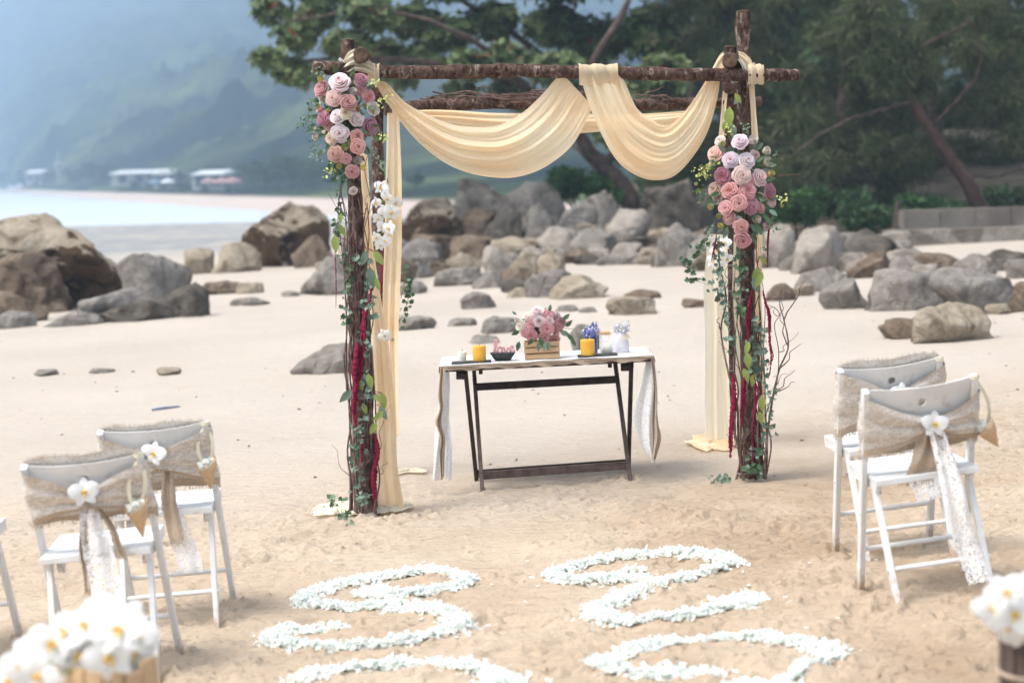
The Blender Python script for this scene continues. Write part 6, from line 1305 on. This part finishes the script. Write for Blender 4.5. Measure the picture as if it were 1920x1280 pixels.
def build_chairs():
    proto = make_chair(); first = True; out = {}
    def place(px, py, foot, head, tilt, lab):
        "the foot (local x, y) stands at that pixel"
        nonlocal first; c = proto if first else copy_tree(proto); first = False; c.rotation_mode = 'XYZ'
        c.rotation_euler = (tilt[0], -tilt[1], head); p = G(px, py); c.location = (0, 0, 0); off = wm(c) @ Vector((*foot, 0)); c.location = p - off; c['label'] = lab; return c
    NR = place(1614, 1097, (-CHW, .16), R(6), (0, .095), 'white folding chair nearest the camera on the right, its back board showing a round hole')
    BR = place(1567, 1027, (-CHW, .16), R(6), (0, .085), 'white folding chair behind the nearer one on the right side')
    NL = place(337, 1222, (CHW, .16), R(2), (0, .075), 'white folding chair nearest the camera on the left, in front of the orchid pot')
    BL = place(439, 1130, (CHW, .16), R(2), (0, .06), 'white folding chair behind the nearer one on the left side')
    EL = place(38, 1196, (CHW, .16), R(2), (0, .075), 'white folding chair cut off by the left picture edge')
    def sash(ch, lab, **kw):
        sb = sash_local(**kw); bot = [Vector(sb.v[i * 17]) for i in range(57)]; top = [Vector(sb.v[i * 17 + 16]) + Vector((0, 0, .008)) for i in range(16, 42)]
        s = sb.build('chair_sash', [M['burlap_lace'], M['burlap']]); s.location = ch.location; s.rotation_euler = ch.rotation_euler; tag(s, lab, 'sash', 'burlap and lace sashes on the chairs'); fringe(s, bot, 260, .016, kw.get('seed', 1)); fringe(s, top, 90, .012, 7); return s
    s1 = sash(NR, 'burlap and lace sash tied round the nearest right-hand chair, long lace tail slanting right', hi=.735, lo=.525, kx=.035, kz=.62, kh=.05, seed=1)
    tail(s1, .035, .60, .115, .055, .05, .085, M['lace'], 1, y0=-.19, dy=-.08); tail(s1, .02, .60, -.02, .42, .05, .10, M['burlap'], 2, y0=-.165, dy=.02, name='burlap_tail', n=16); tail(s1, .05, .61, .085, .47, .05, .03, M['burlap'], 9, y0=-.175, dy=0, name='burlap_tail', n=16)
    s2 = sash(BR, 'burlap and lace sash on the farther right-hand chair, mostly behind the nearer chair', hi=.765, lo=.50, kx=.02, kz=.63, kh=.06, seed=2, back_hi=.80)
    tail(s2, .02, .62, .10, .22, .06, .10, M['lace'], 3, y0=-.17, dy=-.02); tail(s2, .03, .62, .20, .24, .05, .09, M['lace'], 4, y0=-.16, dy=.0)
    s3 = sash(NL, 'burlap and lace sash on the nearest left-hand chair with a mottled lace tail', hi=.765, lo=.555, kx=.0, kz=.645, kh=.055, seed=3, back_hi=.80)
    tail(s3, .005, .62, .035, .20, .06, .105, M['lace'], 5, y0=-.17, dy=-.05); tail(s3, .03, .62, .10, .44, .03, .03, M['burlap'], 6, y0=-.165, name='burlap_tail', n=18); tail(s3, -.02, .60, -.035, .33, .02, .03, M['burlap'], 7, y0=-.16, name='burlap_tail', n=18)
    s4 = sash(BL, 'burlap and lace sash on the farther left-hand chair with a fringed burlap tail', hi=.765, lo=.52, kx=.0, kz=.645, kh=.06, seed=4, back_hi=.79)
    tail(s4, .03, .63, .045, .34, .03, .055, M['burlap'], 8, y0=-.165, name='burlap_tail', n=18); tail(s4, .05, .45, .085, .20, .04, .09, M['lace'], 9, y0=-.15)
    s5 = sash(EL, 'burlap and lace sash on the chair cut off by the left picture edge', hi=.765, lo=.53, kx=.0, kz=.645, kh=.06, seed=6, back_hi=.79)
    tail(s5, .0, .62, -.04, .2, .06, .10, M['lace'], 15, y0=-.17, dy=-.03)
    for ch, kx, kz, lab, r in ((NR, .035, .628, 'white orchid pinned on the sash of the nearest right-hand chair', .052), (BR, .03, .655, 'white orchid on the farther right-hand chair, its top showing over the nearer chair', .050), (NL, .0, .672, 'white orchid pinned on the sash of the nearest left-hand chair', .056), (BL, .0, .68, 'white orchid on the farther left-hand chair', .052)):
        m = wm(ch); p = m @ Vector((kx, yA(kz) - .078, kz)); f = m.to_3x3() @ Vector((random.uniform(-.2, .2), -1, .25)); o = orchid('orchid', p, f, r, roll=random.uniform(-.3, .3)); tag(o, lab, 'orchid', 'orchids pinned to the chair sashes')
    cone(NL, .165, yA(.60) - .085, .60, 'woven cone of petals hung by a cream ribbon on the nearest left-hand chair', tip=(.005, .03, -.115), ribbon_top=(CHW - .006, yA(.765) - .004, .768))
    cone(BL, .190, yA(.62) - .08, .62, 'woven cone of petals hung by a ribbon on the farther left-hand chair', tip=(.004, .03, -.105), ribbon_top=(CHW, yA(.765) - .004, .768))
    cone(NR, .235, yA(.60) - .03, .585, 'tipped woven cone of petals hung on the right post of the nearest right-hand chair', tip=(.05, .02, -.085), ribbon_top=(CHW, yA(.765) - .004, .768))
    cone(BR, .205, yA(.62) + .03, .62, 'cone on the farther right-hand chair showing only its ribbon above the nearer one', tip=(.0, .0, -.1), ribbon_top=(CHW, yA(.765) - .004, .768))

# ================================================================== FOREGROUND ORCHIDS AND PETALS
def build_orchid_pots():
    random.seed(77)
    def pot(px, pyt, d, lst, wpx, lab, seed, hbar):
        top = P(px, pyt, d); base = Vector((top.x, top.y, g1(top.x, top.y))); H = top.z - base.z; r = wpx / 2 * d / F
        t = thing('orchid_basket', lab, 'plant stand', loc=base)
        n = 14
        for k in range(n):
            a = 2 * math.pi * k / n; b = MB(); c = Vector((math.cos(a) * r, math.sin(a) * r, 0)); w_ = 2 * math.pi * r / n * .93
            b.beam(c + Vector((0, 0, -.03)), c + Vector((0, 0, H + random.uniform(-.01, .012))), w_, .014, side=Vector((-math.sin(a), math.cos(a), 0))); b.build('stave', M['worn_wood' if hbar else 'cone'], t, False)
        for z in (H * .3, H * .85): b = MB(); b.tube([(math.cos(a) * (r + .010), math.sin(a) * (r + .010), z) for a in np.linspace(0, 2 * math.pi, 40)], .005, 6, cap=0); b.build('hoop', M['burlap'], t)
        b = MB(); b.lathe((0, 0, H - .03), [(.001, 0), (r * .95, 0)], 20); b.build('moss', M['leaf_dark'], t)
        o2 = base + Vector((0, 0, H)); tt = thing('orchid_plant', 'heap of white orchids on the ' + lab.replace(' of the picture', ''), 'orchids', loc=o2)
        for (x, y, rp, fx, fz) in lst:
            dd = d - .05 + random.uniform(-.09, .07); q = P(x, y, dd) - o2; orchid('orchid_flower', q, (fx + random.uniform(-.3, .3), -1, fz + random.uniform(-.2, .3)), rp * dd / F, parent=tt, roll=random.uniform(-.6, .6))
            if random.random() < .5: twig(tt, wig(Vector((0, 0, -.04)), q + Vector((0, .03, 0)), 0, 6, int(x), .02), .003, name='stem', k=12, mat=M['leaf_lime'])
    pot(210, 1238, 4.4, [(45, 1245, 52, -.4, .1), (100, 1205, 52, -.3, .4), (128, 1185, 50, -.4, .6), (150, 1225, 50, -.2, .1), (185, 1160, 52, -.2, .8), (160, 1170, 46, -.5, .6), (225, 1180, 55, .1, .5), (205, 1230, 52, .0, -.1), (248, 1220, 48, .4, .2), (255, 1190, 44, .6, .6), (235, 1245, 48, .2, -.4), (190, 1205, 50, 0, .2), (75, 1265, 48, -.4, -.2), (20, 1275, 46, -.6, 0), (115, 1240, 44, -.2, -.1), (245, 1150, 30, .4, .9), (60, 1215, 36, -.6, .5), (180, 1185, 44, 0, .5)], 158, 'tall wicker stand at the bottom left corner of the picture', 1, False)
    pot(1950, 1190, 4.4, [(1862, 1138, 42, -.4, .1), (1905, 1150, 46, -.1, .2), (1885, 1110, 40, -.3, .7), (1925, 1105, 46, .1, .6), (1950, 1140, 46, .2, .2), (1915, 1185, 42, 0, -.3), (1965, 1180, 44, .3, 0), (1890, 1175, 36, -.4, -.5), (1990, 1130, 44, .5, .4), (2010, 1170, 40, .6, 0)], 136, 'grey wooden stand at the right picture edge', 2, True)
PET = [
 ('white petals strewn in an S curl on the sand, left side of the aisle', [(694, 1108), (724, 1121), (765, 1119), (819, 1111), (872, 1098), (875, 1088), (846, 1080), (800, 1073), (737, 1084), (670, 1094), (615, 1106), (575, 1120), (566, 1133), (602, 1138), (656, 1141), (710, 1138), (765, 1142), (819, 1148), (856, 1163), (845, 1178), (778, 1193), (724, 1201), (656, 1210), (588, 1211), (525, 1206), (515, 1194), (530, 1186), (561, 1184), (602, 1178), (630, 1172)], 12),
 ('white petals strewn in a curl at the bottom edge, left of the aisle', [(560, 1282), (600, 1268), (660, 1262), (720, 1254), (800, 1250), (870, 1258), (930, 1272), (950, 1290), (900, 1310), (800, 1325), (700, 1335)], 15),
 ('white petals strewn in a double curl on the sand, right side of the aisle', [(1200, 1075), (1158, 1086), (1119, 1087), (1077, 1091), (1042, 1086), (1035, 1077), (1070, 1065), (1109, 1055), (1158, 1047), (1222, 1044), (1303, 1047), (1362, 1053), (1382, 1061), (1351, 1072), (1303, 1083), (1254, 1096), (1190, 1115), (1140, 1136), (1110, 1157), (1158, 1168), (1222, 1166), (1287, 1161), (1351, 1150), (1405, 1135), (1400, 1126), (1370, 1130), (1340, 1136)], 12),
 ('white petals strewn in a wide curl at the bottom edge, right of the aisle', [(1345, 1257), (1303, 1257), (1254, 1266), (1190, 1268), (1130, 1256), (1140, 1240), (1206, 1223), (1254, 1211), (1303, 1203), (1367, 1201), (1432, 1202), (1497, 1208), (1552, 1220), (1555, 1240), (1520, 1258), (1470, 1275), (1430, 1290), (1380, 1300)], 15)]
def build_petals():
    r = np.random.default_rng(12)
    for lab, pts, wpx in PET:
        w3 = [G(x, y) for x, y in pts]; q = cr([tuple(p) for p in w3], 400); L = np.linalg.norm(np.diff(q, axis=0), axis=1).sum(); N = int(L * 1500); k = r.integers(0, 400, N)
        wid = .040 + .014 * np.sin(k * .05 + 1) + .008 * np.sin(k * .21); off = np.clip(r.normal(0, 1, (N, 2)), -2.1, 2.1) * np.where(r.random(N) < .05, 2.0, 1.0)[:, None] * wid[:, None] * .62
        c = q[k].copy(); c[:, 0] += off[:, 0]; c[:, 1] += off[:, 1] * .85; e = np.linalg.norm(off, axis=1) / wid
        c[:, 2] = g(c[:, 0], c[:, 1]) + micro(c[:, 0], c[:, 1]) + .004 + r.random(N) * .030 * np.clip(1.1 - e * .6, .02, 1)
        a = r.uniform(0, 6.28, N); tl = r.normal(0, .6, N); tw = r.normal(0, .6, N); Lp = r.uniform(.010, .019, N); Wp = r.uniform(.008, .013, N)
        d = np.stack([np.cos(a) * np.cos(tl), np.sin(a) * np.cos(tl), np.sin(tl)], 1); s = np.stack([-np.sin(a), np.cos(a), tw], 1); s /= np.linalg.norm(s, axis=1, keepdims=True); up = np.cross(d, s)
        V = []
        for (u, v, z) in ((0, -.25, 0), (.5, 0, .0), (.25, .5, .0), (0, .55, .25), (-.25, .5, .0), (-.5, 0, 0), (0, .05, -.32)):
            V.append(c + s * (u * Wp * 2)[:, None] + d * (v * Lp * 2)[:, None] + up * ((z + abs(u) * .7) * Wp)[:, None])
        V = np.stack(V, 1).reshape(-1, 3); b0 = np.arange(N)[:, None] * 7; f = np.concatenate([b0 + np.array([[0, 1, 6, 5]]), b0 + np.array([[1, 2, 3, 6]]), b0 + np.array([[6, 3, 4, 5]])], 0)
        o = quads('petal_swirl', V, f, M['mint_petal'], smooth=False); tag(o, lab, None, None, 'stuff')
    b = MB();
    for k in range(26):
        p = G(random.uniform(420, 1700), random.uniform(1030, 1270)); a = random.uniform(0, 6); b.add([p + Vector((math.cos(a + j) * .010, math.sin(a + j) * .010, .008 + .006 * math.sin(j * 2))) for j in (0, 1.5, 3, 4.6)], [(0, 1, 2, 3)])
    tag(b.build('stray_petals', M['mint_petal']), kind='stuff')
def build_small():
    p = G(285, 770); q_ = G(338, 764); b = MB(); b.tube([Vector((0, 0, .01)), (q_ - p) * .5 + Vector((0, 0, .014)), q_ - p + Vector((0, 0, .01))], [.010, .012, .006], 7, cap=0)
    tag(b.build('driftwood_stick', mk('grey_stick', (.26, .3, .38), (.35, .38, .44), 8), None, loc=p), 'pale blue-grey stick lying on the smooth sand at the left', 'stick')
build_hills(); build_sea(); build_rocks(); build_wall(); build_trees(); build_far_shore(); build_haze()
build_arch(); build_willow(); build_drapes(); build_flowers(); build_vines()
build_table(); build_table_things(); build_chairs(); build_orchid_pots(); build_petals(); build_small()
for px, py in ((1614, 1097), (1662, 1140), (1830, 1075), (1878, 1090), (1567, 1027), (1597, 1056), (337, 1222), (305, 1265), (439, 1130), (414, 1158), (250, 1142), (38, 1196), (690, 966), (1405, 901), (905, 922), (1183, 900), (100, 1190)):
    p = G(px, py); DENTS.append((p.x, p.y, random.uniform(.035, .055), random.uniform(.014, .024)))
random.seed(3)
for k in range(150):                                      # scattered foot scuffs
    p = G(random.uniform(-50, 1960), random.uniform(960, 1290)); DENTS.append((p.x, p.y, random.uniform(.02, .07), random.uniform(.004, .014)))
for k in range(26):                                      # two or three tracks of footprints
    t = (k % 13) / 12; tr = k // 13; p = G((700 + 500 * t, 1500 - 420 * t)[tr] + random.uniform(-8, 8), (985 - 90 * t, 1000 - 70 * t)[tr] + random.uniform(-6, 6)); s = .09 * (-1) ** k
    for q in (-.07, 0, .07): DENTS.append((p.x + q * .5, p.y + s + q, .05, .008))
build_sand()
